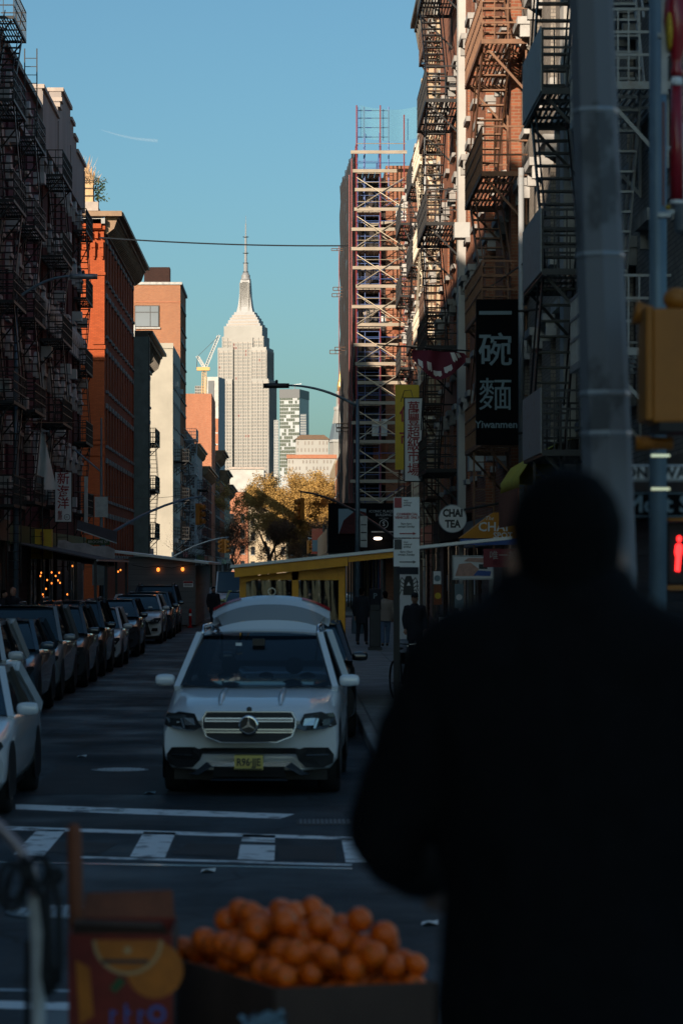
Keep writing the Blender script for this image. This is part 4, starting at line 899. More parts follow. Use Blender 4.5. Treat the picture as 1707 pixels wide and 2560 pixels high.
    for s in (-1, 1):
        h = patch('headlight', [(s*hw*.50, hz-.075), (s*hw*.62, hz-.12), (s*hw*.86, hz-.10), (s*hw*.955, hz+.02), (s*hw*.93, hz+.07), (s*hw*.72, hz+.055)], 'lens', .0)
        patch('lamp', [(s*hw*.60, hz-.06), (s*hw*.72, hz-.06), (s*hw*.74, hz+.02), (s*hw*.62, hz+.015)], 'lensclear', .016, par=h)
        patch('fog_lamp', [(s*hw*.62, .42), (s*hw*.84, .42), (s*hw*.84, .52), (s*hw*.66, .52)], 'trim', .004)
    if grille == 'wide':
        gg = patch('grille', [(-hw*.46, hz-.13), (hw*.46, hz-.13), (hw*.50, hz+.05), (-hw*.50, hz+.05)], 'trim', .004)
        for z in (hz-.08, hz-.02): patch('slat', [(-hw*.44, z-.012), (hw*.44, z-.012), (hw*.45, z+.012), (-hw*.45, z+.012)], 'chrome', .016, par=gg)
        patch('air_intake', [(-hw*.55, .34), (hw*.55, .34), (hw*.50, .52), (-hw*.50, .52)], 'trim', .004)
    elif grille == 'trapezoid':
        patch('grille', [(-hw*.62, .30), (hw*.62, .30), (hw*.50, .66), (hw*.38, hz+.05), (-hw*.38, hz+.05), (-hw*.50, .66)], 'trim', .004)
        patch('slat', [(-hw*.43, hz-.08), (hw*.43, hz-.08), (hw*.41, hz-.03), (-hw*.41, hz-.03)], 'chrome', .016)
    if grille in ('wide', 'trapezoid'):
        patch('number_plate', [(-.155, .50), (.155, .50), (.155, .65), (-.155, .65)], 'white', .03)
        patch('windscreen_sticker', [(.0, 0), (.0, 0), (.0, 0)], 'white') if False else MB().box(hw*.45, hw*.60, wsb+.13, wsb+.14, zb+.05, zb+.10).build('windscreen_sticker', K['white'], root)
    root['_n'] = 0; del root['_n']
    return root, patch, nose, hw, pm
LX = -5.2
suv = dict(L=4.65, Wd=1.85, H=1.70, hood=1.06, belt=1.10, wsb=1.1, rf=1.95, rr=4.0, rb=4.5, r=.36)
sed = dict(L=4.75, Wd=1.82, H=1.46, hood=.92, belt=.95, wsb=1.25, rf=2.15, rr=3.5, rb=4.3, r=.33)
grp = 'cars parked along the left kerb'
def pcar(lab, d, col, base, **k):
    q = dict(base); q.update(k); return car('parked_car', lab, 'car', (LX+rnd.uniform(-.06, .06), d, 0), col, group=grp, **q)
car('white_car', 'white saloon car cut off by the left edge, waiting at the stop line', 'car', (-3.76, 28.2, 0), (.66, .69, .72), group='cars on the street', **sed)
pcar('white car parked behind the waiting white saloon, cut by the left edge', 41.6, (.62, .63, .64), suv)
pcar('dark slate crossover parked nearest in the left row with a wide windscreen', 47.2, (.05, .085, .12), suv, H=1.62)
pcar('silver-grey minivan parked behind the dark slate crossover', 53.0, (.22, .235, .25), suv, H=1.78, L=5.0, rb=4.8, rr=4.3, rails=True)
pcar('dark grey wagon squeezed between the silver-grey minivan and the black crossover', 59.0, (.05, .052, .055), suv, rails=True)
pcar('black crossover with big door mirror in the middle of the left row', 65.0, (.010, .010, .012), suv, H=1.74, rails=True)
pcar('small white car parked between the black crossover and the navy car', 71.0, (.55, .56, .58), sed, L=4.3, H=1.5, rb=4.0)
pcar('navy car parked in front of the white crossover with trapezoid grille', 79.5, (.018, .022, .035), suv, H=1.62)
pcar('white crossover with black trapezoid grille in the far left row', 93.5, (.60, .61, .62), suv, H=1.62, grille='trapezoid')
pcar('dark car tucked behind the white trapezoid-grille crossover', 99.8, (.03, .04, .06), suv, H=1.66)
pcar('dark boxy vehicle last in the left row before the grey shed', 107.5, (.02, .03, .045), suv, H=1.85, L=4.9, rb=4.8, rr=4.5, rails=True)
car('black_car', 'black car parked at the kerb behind the white car with raised tailgate', 'car', (.02, 41.3, 0), (.008, .008, .010), group='cars on the street', **dict(suv, H=1.68))
vn = car('van', 'white van standing far down the street beside the grey shed', 'van', (-3.0, 146, 0), (.62, .63, .64), L=5.6, Wd=2.0, H=2.35, hood=1.2, belt=1.25, hl=.9, wsb=.9, rf=1.6, rr=5.3, rb=5.5, r=.36, taper=.85)
car('taxi', 'pale green and yellow cab far down the street left of the yellow shed', 'car', (-2.2, 128, 0), (.45, .50, .12), **dict(sed))
car('dark_car', 'dark car driving far down the street behind the yellow shed', 'car', (-.9, 176, 0), (.03, .03, .035), **dict(suv))

# -- the white car with raised tailgate
hp = paint('pearl_white_paint', (.74, .78, .82))
root, patch, nose, hw, pm = car('white_suv', 'white car with raised tailgate and three-pointed star grille parked at right', 'car', (-.47, 31.0, 0), None, L=4.92, Wd=1.96, H=1.76, hood=1.13, belt=1.14, hl=1.3, wsb=1.28, rf=2.2, rr=4.35, rb=4.6, rz=R(-2.4), r=.38, paintm=hp, grille='star', rails='chrome', roofm='carglass', glassm='screen', gl_open=True, taper=.72, group='cars on the street', low=.30)
gz = .80
def oval(cx, cz, pts): return [(cx+x, cz+z) for x, z in pts]
gr_ = [(-.50, gz-.03), (-.46, gz-.13), (-.30, gz-.19), (.30, gz-.19), (.46, gz-.13), (.50, gz-.03), (.50, gz+.05), (.46, gz+.125), (-.46, gz+.125), (-.50, gz+.05)]
K['slat'] = mat('satin_grille_bar', (.30, .32, .34), .25, .9, var=0)
gg = patch('grille', gr_, 'black', .012)
patch('grille_surround', [(x*1.03, gz+(z-gz)*1.07) for x, z in gr_], 'slat', .002)
for z in (gz+.045, gz-.075):
    patch('slat', [(-.48, z-.022), (.48, z-.022), (.48, z+.022), (-.48, z+.022)], 'slat', .03, par=gg)
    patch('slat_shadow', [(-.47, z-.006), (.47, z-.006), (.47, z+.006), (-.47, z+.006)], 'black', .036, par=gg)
em = put('emblem', None, root, (0, nose(0, gz)-.06, gz-.01)); MB().lathe((0, 0, 0), [(.086, -.02), (.108, -.02), (.108, .03), (.086, .03), (.086, -.02)], 24, axis='Y', cap=False).build('ring', K['chrome'], em, True)
MB().lathe((0, 0, 0), [(.1, .0), (.1, .04)], 20, axis='Y').build('disc', K['trim'], em)
s_ = MB()
for i in range(3):
    a = pi/2+i*2*pi/3; s_.prism([(cos(a)*.098, sin(a)*.098), (cos(a+.9)*.018, sin(a+.9)*.018), (0, 0), (cos(a-.9)*.018, sin(a-.9)*.018)], -.025, 0)
s_.build('star', K['chrome'], em)
MB().lathe((0, 0, 0), [(.03, -.004), (.03, .004), (.001, .004)], 14, axis='Y').build('hood_badge', K['darksteel'], root, False, (0, .085, .955))
for s in (-1, 1):
    h = patch('headlight_eyebrow', [(s*.55, .81), (s*.60, .905), (s*.78, .925), (s*.93, .86), (s*.95, .78), (s*.90, .755), (s*.66, .735)], 'trim', -.004)
    patch('day_light', [(s*.70, .75), (s*.725, .75), (s*.76, .85), (s*.735, .86)], 'lensclear', .018, par=h); patch('lamp', [(s*.80, .775), (s*.88, .78), (s*.88, .85), (s*.80, .84)], 'lens', .016, par=h)
    patch('side_intake', [(s*.50, .50), (s*.60, .54), (s*.86, .53), (s*.92, .45), (s*.91, .36), (s*.80, .31), (s*.62, .32), (s*.54, .40)], 'black', .006)
    patch('intake_blade', [(s*.62, .45), (s*.86, .45), (s*.86, .462), (s*.62, .462)], 'chrome', .022)
patch('centre_intake', [(-.55, .47), (.55, .47), (.62, .50), (.50, .535), (-.50, .535), (-.62, .50)], 'black', .008)
patch('skid_trim', [(-.66, .25), (-.60, .27), (-.46, .385), (.46, .385), (.60, .27), (.66, .25), (.56, .235), (.40, .335), (-.40, .335), (-.56, .235)], 'chrome', .02)
patch('lower_intake', [(-.40, .22), (.40, .22), (.38, .335), (-.38, .335)], 'black', .012)
patch('front_lip', [(-.42, .175), (.42, .175), (.40, .20), (-.40, .20)], 'chrome', .03)
np_ = patch('number_plate', [(-.155, .30), (.155, .30), (.155, .46), (-.155, .46)], 'plate', .045); text('plate_lettering', 'R96·JJE', (0, nose(0, .38)-.064, .383), .115, K['letterdark'], np_, thick=.003, sx=.8)
MB().box(-.15, .15, -.062, -.060, .305, .318).build('plate_band', K['navy'], np_)
for s in (-1, 1):     # bonnet creases
    bc = MB().rings([[(s*.33+a*.035, y, z+h) for a, h in ((-1, -.01), (-.4, .018), (.4, .018), (1, -.01))] for y, z in ((.28, .985), (.55, 1.075), (.9, 1.112), (1.2, 1.128))], cap=False, closed=False); bc.build('bonnet_crease', hp, root, True)
# cabin seen through the windscreen
MB().box(-.72, .72, 1.55, 1.9, .9, 1.13).build('dashboard', K['seat'], root)
for x_ in (-.38, .38):
    se = subsurf(MB().box(-.24, .24, 0, .16, .6, 1.22).build('seat', K['seat'], root, True, (x_, 2.75, 0)), 2); subsurf(MB().box(-.13, .13, .02, .12, 1.22, 1.46).build('headrest', K['seat'], se, True), 2)
subsurf(MB().box(-.13, .13, 0, .05, -.04, .04).build('rear_view_mirror', K['trim'], root, True, (0, 2.05, 1.56)), 2); MB().box(-.07, .07, 1.98, 2.1, 1.60, 1.68).build('sensor_housing', K['trim'], root)
MB().box(-.26, -.19, 1.90, 1.905, 1.60, 1.635).build('toll_tag', K['white'], root)
for x_ in (-.5, 0, .5): subsurf(MB().box(-.2, .2, 0, .12, .7, 1.28).build('rear_seat', K['seat'], root, True, (x_, 3.7, 0)), 2)
st_ = MB(); st_.lathe((0, 0, 0), [(.165, -.015), (.19, 0), (.165, .015), (.15, 0), (.165, -.015)], 20, axis='Y', cap=False); st_.build('steering_wheel', K['trim'], root, True, (.38, 2.12, 1.02))
# raised tailgate: hinged at the roof's rear edge, outer skin upward
tg = put('tailgate', None, root, (0, 4.42, 1.70))
def tgp(u, t):      # u across -1..1, t 0 at hinge .. 1 at lower edge
    w = (.60+.14*min(1, t*1.6)); bow = 1-abs(u)**2.5
    return (u*w, .10+.62*t, .0+.40*t*(.72+.28*bow)+.10*bow*sin(pi*min(1, t*.9))+.02*bow)
skin = MB(); skin.rings([[tgp(-1+2*i/14, t) for i in range(15)] for t in (.56, .66, .76, .88, 1.0)], cap=False, closed=False); skin.rings([[(lambda p: (p[0], p[1]+.05, p[2]-.10))(tgp(-1+2*i/14, t)) for i in range(15)] for t in (.56, .76, 1.0)], cap=False, closed=False); skin.build('outer_skin', hp, tg, True)
K['tailglass'] = mat('rear_glass_sky_tone', (.30, .31, .32), .10, .0, var=0, spec=.7)  # pale grey base colour carries the sky reflected in the glass
gl = MB(); gl.rings([[tgp((-1+2*i/14)*.93, t) for i in range(15)] for t in (.20, .3, .42, .55)], cap=False, closed=False); gl.build('rear_glass', K['tailglass'], tg, True)
spo = MB(); spo.rings([[tgp(-1+2*i/14, t) for i in range(15)] for t in (-.02, .08, .195)], cap=False, closed=False); spo.build('spoiler', hp, tg, True)
for s in (-1, 1):
    tl = MB(); tl.rings([[(lambda p: (p[0], p[1], p[2]+.012))(tgp(s*(.52+.48*i/5), t)) for i in range(6)] for t in (.84, .90, .97)], cap=False, closed=False); tl.build('tail_light', K['redlens'], tg, True)
MB().box(-.24, .10, .66, .70, .40, .43).build('wiper', K['trim'], tg); MB().lathe((0, 0, 0), [(.04, -.01), (.05, -.01), (.05, .01), (.04, .01), (.04, -.01)], 16, axis='Y', cap=False).build('tailgate_badge', K['rim'], tg, False, (0, .70, .50))
for s in (-1, 1): MB().tube((s*.58, -.05, -.35), (s*.62, .45, .12), .015).build('gas_strut', K['trim'], tg)
# ================================================================ street furniture
def cobra(lab, base, h, reach, mk='galv', rise=1.0, headm='galv', tip=None):
    o = thing('street_lamp', lab, 'street lamp', base); s = 1 if reach > 0 else -1
    MB().tube((0, 0, 0), (0, 0, h), .11, 10, .065).build('pole', K[mk], o, True); MB().lathe((0, 0, 0), [(.22, 0), (.22, .5), (.15, .7), (.12, 1.0)], 10).build('base', K[mk], o)
    n = 10; pts = [(reach*i/n, 0, h-.25+rise*(1-(1-i/n)**2)) for i in range(n+1)]
    MB().path(pts, .05, 8, radii=[.055-.02*i/n for i in range(n+1)]).build('arm', K[mk], o, True)
    e = Vector(pts[-1]); hd = MB().rings([[Vector((e.x+s*x, y*w, e.z+z)) for y, z in ((-1, -.03), (-.7, .07), (.7, .07), (1, -.03), (.5, -.1), (-.5, -.1))] for x, w in ((-.05, .05), (.1, .12), (.45, .17), (.75, .15), (.88, .04))])
    hd.build('lamp_head', K[headm], o, True); MB().lathe((0, 0, 0), [(.05, 0), (.05, .1), (.03, .13)], 8).build('photocell', K['darksteel'], o, False, (e.x+s*.4, 0, e.z+.07))
    return o
cobra('tall right street lamp whose dark arm reaches over the road before the far tower', Vector((2.35, 102, .15)), 8.4, -2.5, 'bluepole', .75, 'darksteel')
p = P(185, 676, 97)
cobra('left street lamp with pale curved arm and flat head before the tenements', Vector((-10.2+.9, 96, .15)), p.z-1.0, (p.x+9.3), 'bluepole', .8, 'galv')
def signal_head(parent, loc, rz=0, k=1.0):
    hd = put('signal_head', None, parent, loc, rz)
    bevel(MB().box(-.17*k, .17*k, -.1*k, .12*k, -.53*k, .53*k).build('housing', K['signal'], hd), .02)
    for i in range(3):
        z = (.34-.34*i)*k; MB().lathe((0, 0, 0), [(.10*k, -.1*k), (.13*k, -.1*k), (.13*k, -.32*k), (.12*k, -.32*k), (.10*k, -.1*k)], 12, axis='Y', cap=False).build('visor', K['signal'], hd, True, (0, 0, z)); MB().lathe((0, 0, 0), [(.11*k, -.11*k), (.08*k, -.14*k), (.001, -.15*k)], 12, axis='Y').build('lens', K['black'], hd, True, (0, 0, z))
    return hd
def mast(lab, base, arm_end, zpole, heads, mk='bluepole', rz=0, tie=True, back=True):
    o = thing('traffic_signal', lab, 'traffic light', base); e = Vector(arm_end)-Vector(base); n = 8
    MB().tube((0, 0, 0), (0, 0, zpole), .12, 8, .09).build('pole', K[mk], o); z0 = zpole-.4
    pts = [(e.x*i/n, e.y*i/n, z0+(e.z-z0)*(1-(1-i/n)**1.6)) for i in range(n+1)]
    MB().path(pts, .06, 8, radii=[.08-.035*i/n for i in range(n+1)]).build('mast_arm', K[mk], o, True)
    for (t, dz, rr) in heads:
        q = Vector(pts[0]).lerp(Vector(pts[-1]), t); q.z = e.z+dz; MB().tube((q.x, q.y, q.z+.5), (q.x, q.y, e.z+.05), .025).build('hanger', K[mk], o); signal_head(o, q, rr)
    return o
mast('left traffic signal arm sloping over the first cross street', Vector((-9.2, 139, .15)), P(505, 1242, 139), 4.2, ((.97, -.85, R(70)),))
mast('right traffic signal arm over the first cross street before the golden tree', Vector((5.3, 139.5, .15)), P(750, 1229, 139.5), 4.0, ((.99, -.85, R(-65)),), 'darksteel')
mast('far left traffic signal with two heads at the second cross street', Vector((-9.3, 222, .15)), P(572, 1343, 222), 3.6, ((.96, -.7, R(60)), (.885, -.7, R(-60))), 'galv')
mast('far right traffic signal with two heads beside the red banner', Vector((4.2, 226, .15)), P(770, 1345, 226), 3.6, ((.97, -.7, R(60)), (.84, -.7, R(-60))), 'galv')
bn = thing('banner', 'red and white street banner hanging right of the far signals', 'banner', P(793, 1385, 224)); MB().box(-.43, .43, 0, .03, 0, 2.0).build('cloth', K['redlens'], bn); MB().box(-.4, .4, -.006, -.001, .2, 1.1).build('picture', K['letterblue'], bn); MB().tube((.5, 0, -2.6), (.5, 0, 2.3), .05).build('pole', K['darksteel'], bn)
# left poles near the cross street
po = thing('utility_pole', 'thin pale pole with two grey boxes before the red brick building', 'pole', Vector((P(254, 1200, 126).x, 126, .15)))
MB().tube((0, 0, 0), (0, 0, 9.0), .11, 8, .04).build('pole', K['bluepole'], po); MB().box(-.28, .3, -.2, -.08, 4.6, 5.5).build('box', K['galv'], po); MB().box(-.75, -.6, -.1, .1, 3.9, 6.4).build('box', K['galv'], po); MB().tube((0, 0, 6.6), (-1.2, 0, 7.6), .04).build('arm', K['bluepole'], po)
ss = thing('street_sign', 'small green street name sign with grey notice on the thin pale pole', 'sign', Vector((P(246, 1440, 123).x, 123, .15))); MB().box(-.5, .5, 0, .02, 3.35, 3.6).build('plate', K['printgreen'], ss); MB().box(-.25, .25, -.02, -.004, 1.6, 3.2).build('notice', K['galv'], ss); MB().tube((.1, .06, 0), (.1, .06, 3.8), .03).build('post', K['darksteel'], ss); text('lettering', 'BROOME ST', (0, -.005, 3.475), .16, K['letterwhite'], ss, extrude=.001)
wire('thin wire strung from the thin pale pole across the left facades', P(190, 1228, 127), P(470, 1236, 140), .012, .25)
wire('wire stretched from the left sign bracket over the pavement', P(0, 1052, 100), P(190, 1056, 108), .02, .02, 'guy_wire')
# right corner parking sign on its black post
pk = thing('parking_sign', 'tall parking sign marked 3 on a black post by the kerb', 'sign', Vector((P(991, 1500, 42).x, 42, .15)))
MB().box(-.045, .045, -.03, .03, 0, 3.3).build('post', K['black'], pk)
def pl_face(name, x0, x1, z0, z1, y, m_, par=pk): return MB().box(x0, x1, y-.006, y, z0, z1).build(name, K[m_], par)
zz_ = lambda py: P(0, py, 42).z-.15
f1 = pl_face('plate', -.045, .335, zz_(1344), zz_(1243), -.034, 'white'); f2 = pl_face('plate', -.045, .335, zz_(1416), zz_(1347), -.034, 'white'); f3 = pl_face('sticker', .0, .32, zz_(1436), zz_(1418), -.034, 'navy')
for f, z, m_, sz in ((f1, zz_(1257), 'letterred', .13), (f2, zz_(1361), 'letterdark', .11)):
    pl_face('number_box', -.035, .075, z-.075, z+.075, -.042, m_, f); text('number', '3' if f is f1 else '2', (.02, -.044, z), sz, K['letterwhite'], f, thick=.004)
    text('small_text', 'hour\nmetered\nparking', (.10, -.043, z), .035, K['letterdark'], f, align='LEFT', thick=.001)
text('red_text', 'COMMERCIAL\nVEHICLES ONLY', (.155, -.043, zz_(1290)), .05, K['letterred'], f1, thick=.002); text('small_text', '8am-6pm\nexcept Sunday', (.14, -.043, zz_(1313)), .042, K['letterdark'], f1, thick=.001); text('small_text', '6pm-10pm\nexcept Sunday', (.14, -.043, zz_(1383)), .042, K['letterdark'], f2, thick=.001)
for f, py in ((f1, 1334), (f2, 1405)): MB().box(.04, .24, -.046, -.041, zz_(py)-.008, zz_(py)+.008).prism([(.24, zz_(py)-.022), (.29, zz_(py)), (.24, zz_(py)+.022)], -.046, -.041).build('arrow', K['letterred'] if f is f1 else K['letterdark'], f)
# graffiti panel behind
gp_ = thing('painted_panel', 'white panel with a black painted face below the parking sign', 'panel', Vector((P(1021, 1460, 70).x, 70, .15)))
a = P(997, 1500, 70); MB().box(-.27, .27, 0, .04, .6, a.z+.75).build('board', K['white'], gp_)
b = MB(); zc = P(0, 1462, 70).z-.15; b.prism([(-.14, zc-.25), (.14, zc-.25), (.11, zc+.1), (.06, zc+.22), (-.06, zc+.22), (-.11, zc+.1)], -.012, -.002)
for s in (-1, 1):
    for k in range(4): b.path([(s*.06, -.01, zc+.05-.08*k), (s*(.17+.03*sin(k)), -.01, zc+.18-.1*k), (s*.23, -.01, zc+.05-.1*k)], .014, 5)
b.build('painted_figure', K['letterdark'], gp_); MB().prism([(-.05, zc-.02), (.05, zc-.02), (0, zc+.08)], -.016, -.013).build('painted_triangle', K['letterwhite'], gp_)
# muni meter
mt = thing('parking_meter', 'dark parking meter kiosk with blue top marked P on the right pavement', 'parking meter', Vector((P(937, 1600, 81).x, 81, .15)))
bevel(MB().box(-.16, .16, -.14, .14, .1, 1.15).build('cabinet', K['darksteel'], mt), .02); bevel(MB().box(-.17, .17, -.15, .15, 1.15, 1.76).build('head', K['navy'], mt), .04); MB().box(-.2, .2, -.18, .18, 0, .1).build('base', K['darksteel'], mt); MB().box(-.13, .13, -.16, -.151, 1.15, 1.3).build('panel', K['darksteel'], mt); text('letter', 'P', (0, -.154, 1.55), .22, K['letterblue'], mt, thick=.004)
# ================================================================ sheds
YD = 48.0
ys_ = thing('dining_shed', 'ochre yellow dining shed with clear vinyl sides behind the raised tailgate', 'shed', (0, YD, 0))
sx_ = lambda px: (px-VX)/FPX*YD; sz = lambda py: P(0, py, YD).z
xl, xr_ = sx_(599), sx_(861); sl_ = (sz(1344)-sz(1412))/(sx_(1268)-sx_(604)); rz_ = lambda x: sz(1412)+(x-sx_(604))*sl_
for x_ in (xl, xl+(xr_-xl)*.5, xr_-.1):
    for y_ in (0, 6): MB().box(x_, x_+.11, y_, y_+.11, .1, rz_(x_)-.16).build('post', K['yellow'], ys_)
MB().rings([[(x, y, rz_(x)+dz) for y, dz in ((-.25, -.20), (-.25, -.04), (.1, -.04), (.1, -.20))] for x in (xl-.08, xr_+.05)]).build('fascia', K['yellow'], ys_)
MB().rings([[(x, y, z) for y, z in ((.0, sz(1450)), (.0, rz_(x)-.205), (.07, rz_(x)-.205), (.07, sz(1450)))] for x in (xl+.112, xr_-.102)]).build('header_board', K['yellow'], ys_)
MB().beam((xl+.02, -.03, sz(1452)), (xl+.32, -.03, rz_(xl)-.18), .06, .09).build('brace', K['yellow'], ys_)
MB().rings([[(x, y, rz_(x)+dz) for y, dz in ((-.3, -.035), (-.3, .015), (6.4, .015), (6.4, -.035))] for x in (xl-.15, sx_(1275))]).build('roof', K['shedroof'], ys_)
MB().rings([[(x, y, rz_(x)+dz) for y, dz in ((-.24, -.14), (-.24, -.04), (-.14, -.04), (-.14, -.14))] for x in (xr_+.06, sx_(985))]).build('roof_beam', K['yellow'], ys_)
xm = xl+(xr_-xl)*.5
for x0, x1 in ((xl+.11, xm), (xm+.11, xr_-.1)):
    v = MB(); v.rings([[(x0+(x1-x0)*i/10, .05+.02*sin(i*1.9+j*.8), .9+(sz(1451)-.9)*j/6) for i in range(11)] for j in range(7)], cap=False, closed=False); v.build('vinyl_sheet', K['vinyl'], ys_, True)
MB().box(xl, xr_, .0, .06, .1, .9).build('low_wall', K['yellow'], ys_)
for i in range(9): MB().box(xl+.1+i*.19, xl+.24+i*.19, 6.0, 6.05, .1, 2.4).build('rear_plank', K['redwood'], ys_)
for y_ in (0, 3.0): MB().box(xr_-.02, xr_+.02, y_+.11, y_+2.9, .1, 2.4).build('side_panel', K['redwood'], ys_)
gs = thing('dining_shed', 'grey boarded dining shed with string lights beside the far parked cars', 'shed', (-6.9, 120, 0))
for i in range(12): MB().box(0, 2.78, 0, .05, .1+i*.235, .1+i*.235+.228).build('board', K['shed'], gs)
MB().box(.02, 2.76, .052, .08, .1, 2.95).box(2.77, 2.786, .06, 20, .1, 2.6).build('backing', K['black'], gs)
for i in range(12): MB().box(2.79, 2.84, .0, 20, .1+i*.21, .1+i*.21+.204).build('board', K['shed'], gs)
MB().rings([[(x, y, z+dz) for y, dz in ((-.3, 0), (-.3, .1), (21, .1), (21, 0))] for x, z in ((-1.2, 3.22), (3.4, 2.66))]).build('roof', K['shedroof'], gs)
for i, (px, py) in enumerate(((396, 1424), (457, 1423))):
    q = P(px, py, 119.9); bl = thing('light_bulb', ('left' if i == 0 else 'right')+' glowing bulb of the string on the grey shed wall', 'light bulb', q, group='bulbs of the string light'); MB().ell((0, 0, 0), (.07, .07, .09), 10, 8).build('globe', K['bulb'], bl, True); MB().tube((0, 0, .07), (0, 0, .17), .03).build('socket', K['black'], bl)
tag(MB().path([P(330, 1412, 119.85), P(365, 1419, 119.85), P(396, 1415, 119.85), P(430, 1420, 119.85), P(457, 1414, 119.85), P(500, 1408, 119.85)], .018, 4).build('string_light_cable', K['black']), 'black string light cable along the grey shed wall', 'cable')
sg = thing('notice', 'small red and white notice on the grey shed wall', 'sign', P(471, 1460, 119.95)); MB().box(-.21, .21, 0, .02, -.13, .13).build('plate', K['white'], sg); MB().box(-.2, .2, -.005, -.001, .03, .12).build('red_band', K['letterred'], sg); [MB().box(-.16, .16, -.005, -.001, z, z+.02).build('print_line', K['letterdark'], sg) for z in (-.03, -.08)]
# left pavement canopies and stalls
cn = thing('shop_canopy', 'long dark shop canopy with pale edge along the left pavement', 'canopy', (-9.9, 99, 0))
MB().rings([[(x, y, z+dz) for y, dz in ((0, 0), (0, .05), (19, .05), (19, 0))] for x, z in ((0, 3.4), (3.1, 2.77))]).build('roof', K['awndark'], cn); MB().box(3.102, 3.16, 0, 19, 2.74, 2.80).build('edge_trim', K['shedroof'], cn)
for y_ in (.2, 6, 12, 18.6): MB().box(3.0, 3.1, y_, y_+.1, .15, 2.75).build('post', K['darksteel'], cn)
ta = thing('shop_awning', 'crumpled pale awning above the left pavement by the shop signs', 'awning', P(165, 1385, 112))
v = MB(); v.rings([[(-.3+i*.28, -.6*j/3, .55-.25*j+.05*sin(i*2.1+j)-.04*i) for i in range(9)] for j in range(4)], cap=False, closed=False); v.build('cloth', K['stone'], ta, True); MB().tube((-.3, -.6, -.2), (2, -.6, -.5), .03).build('bar', K['galv'], ta)
a2 = thing('shop_awning', 'sloping pale awning edge at the corner below the red brick building', 'awning', P(195, 1335, 122)); MB().rings([[(0, 0, .6), (0, -.5, .25), (0, -.5, .18)], [(1.7, 0, .1), (1.7, -.5, -.35), (1.7, -.5, -.42)]]).build('cloth', K['awndark'], a2); MB().beam((0, -.5, .2), (1.7, -.5, -.4), .05, .05).build('bar', K['galv'], a2)
for i in range(16):
    px, py = rnd.choice([(104, 1432), (102, 1440), (130, 1431), (149, 1432), (130, 1458), (151, 1457), (116, 1472), (108, 1486), (110, 1494), (182, 1415), (302, 1425), (296, 1429), (146, 1451), (169, 1486), (119, 1450), (140, 1440)][i:i+1])
    o = MB().ell((0, 0, 0), (.026, .026, .036), 8, 6).build('fairy_light', K['bulb'], None, True, P(px, py, 98.5)); tag(o, 'small orange fairy light glowing in the dark left storefront', 'light bulb', 'fairy lights in the left storefront')
# ================================================================ signs
def board(lab, px0, px1, py0, py1, d, m_, t=.12, edge=None, name='shop_sign', cat='sign', bracket=0):
    a, c = P(px0, py0, d), P(px1, py1, d); w, h = c.x-a.x, a.z-c.z
    o = thing(name, lab, cat, ((a.x+c.x)/2, d, c.z)); f = MB().box(-w/2, w/2, 0, t, 0, h).build('face', K[m_], o)
    if edge: MB().box(-w/2-.03, -w/2-.002, -.01, t+.01, -.03, h+.03).box(w/2+.002, w/2+.03, -.01, t+.01, -.03, h+.03).box(-w/2, w/2, -.01, t+.01, h+.002, h+.03).box(-w/2, w/2, -.01, t+.01, -.03, -.002).build('frame', K[edge], o)
    if bracket:
        s = 1 if bracket > 0 else -1
        for z in (h*.08, h*.92): MB().tube((s*w*.5, t/2, z), (s*w*.5+bracket, t/2, z+.05), .025).build('bracket', K['iron'], o)
    return o, w, h
def vtext(o, s, w, h, tops, size, m_, thick=.004, sx=1.0):
    for ch, z in zip(s, tops): text('character', ch, (0, -.012, h*z), size, K[m_], o, thick=thick, sx=sx)
o, w, h = board('black hanging sign with pale brush characters and the word Yiwanmen', 1190, 1295, 748, 1112, 56.5, 'signblack', .18, None, bracket=.5)
for ch, py in (('一', 790), ('碗', 880), ('麵', 992)): text('character', ch, (-.04, -.015, P(0, py, 56.5).z-P(0, 1112, 56.5).z), .69, K['letterblue'], o, thick=0 if ch == '麵' else .008)
text('lettering', 'Yiwanmen', (-.02, -.015, P(0, 1062, 56.5).z-P(0, 1112, 56.5).z), .20, K['letterblue'], o, thick=.004)
o, w, h = board('white vertical sign with six dark red characters before the scaffold', 1012, 1055, 996, 1202, 88, 'white', .2, 'iron', bracket=2.0); vtext(o, '萬豐超級市場', w, h, [.875, .73, .575, .43, .285, .125], .42, 'letterred', .004, .95)
o, w, h = board('yellow vertical sign partly behind the white six-character sign', 988, 1047, 962, 1174, 95, 'signyellow', .2, None, bracket=2.0); vtext(o, '佳市', w, h, [.64, .36], .55, 'letterred', .010); MB().path([(-.22, -.01, h*.80), (-.1, -.01, h*.93), (.12, -.01, h*.94), (.2, -.01, h*.84), (.02, -.01, h*.79), (-.16, -.01, h*.86)], .012, 5).build('outlined_emblem', K['letterdark'], o)
o, w, h = board('white vertical sign with dark red characters on the left facade', 139, 179, 1181, 1304, 112, 'white', .2, 'iron', bracket=-1.6)
for ch, z, sz_ in (('新', .86, .50), ('海', .60, .50), ('洋', .36, .48)): text('character', ch, (0, -.012, h*z), sz_, K['letterred'], o, thick=.007)
text('character', '髮\n廊', (-.13, -.012, h*.12), .2, K['letterred'], o, thick=.002, spacing=.9); text('character', '01', (.15, -.012, h*.09), .15, K['letterdark'], o, sx=.8); MB().lathe((0, 0, 0), [(.10, -.012), (.12, -.012), (.12, -.002), (.10, -.002), (.10, -.012)], 18, axis='Y', cap=False).build('character_ring', K['letterdark'], o, False, (.15, 0, h*.09))
o, w, h = board('ochre box sign with small red characters low on the left facade', 76, 130, 1323, 1397, 108, 'signyellow', .5, None, bracket=-1.5); text('character', '新\n海\n洋\n髮\n廊', (.05, -.012, h*.5), .19, K['letterred'], o, spacing=.95)
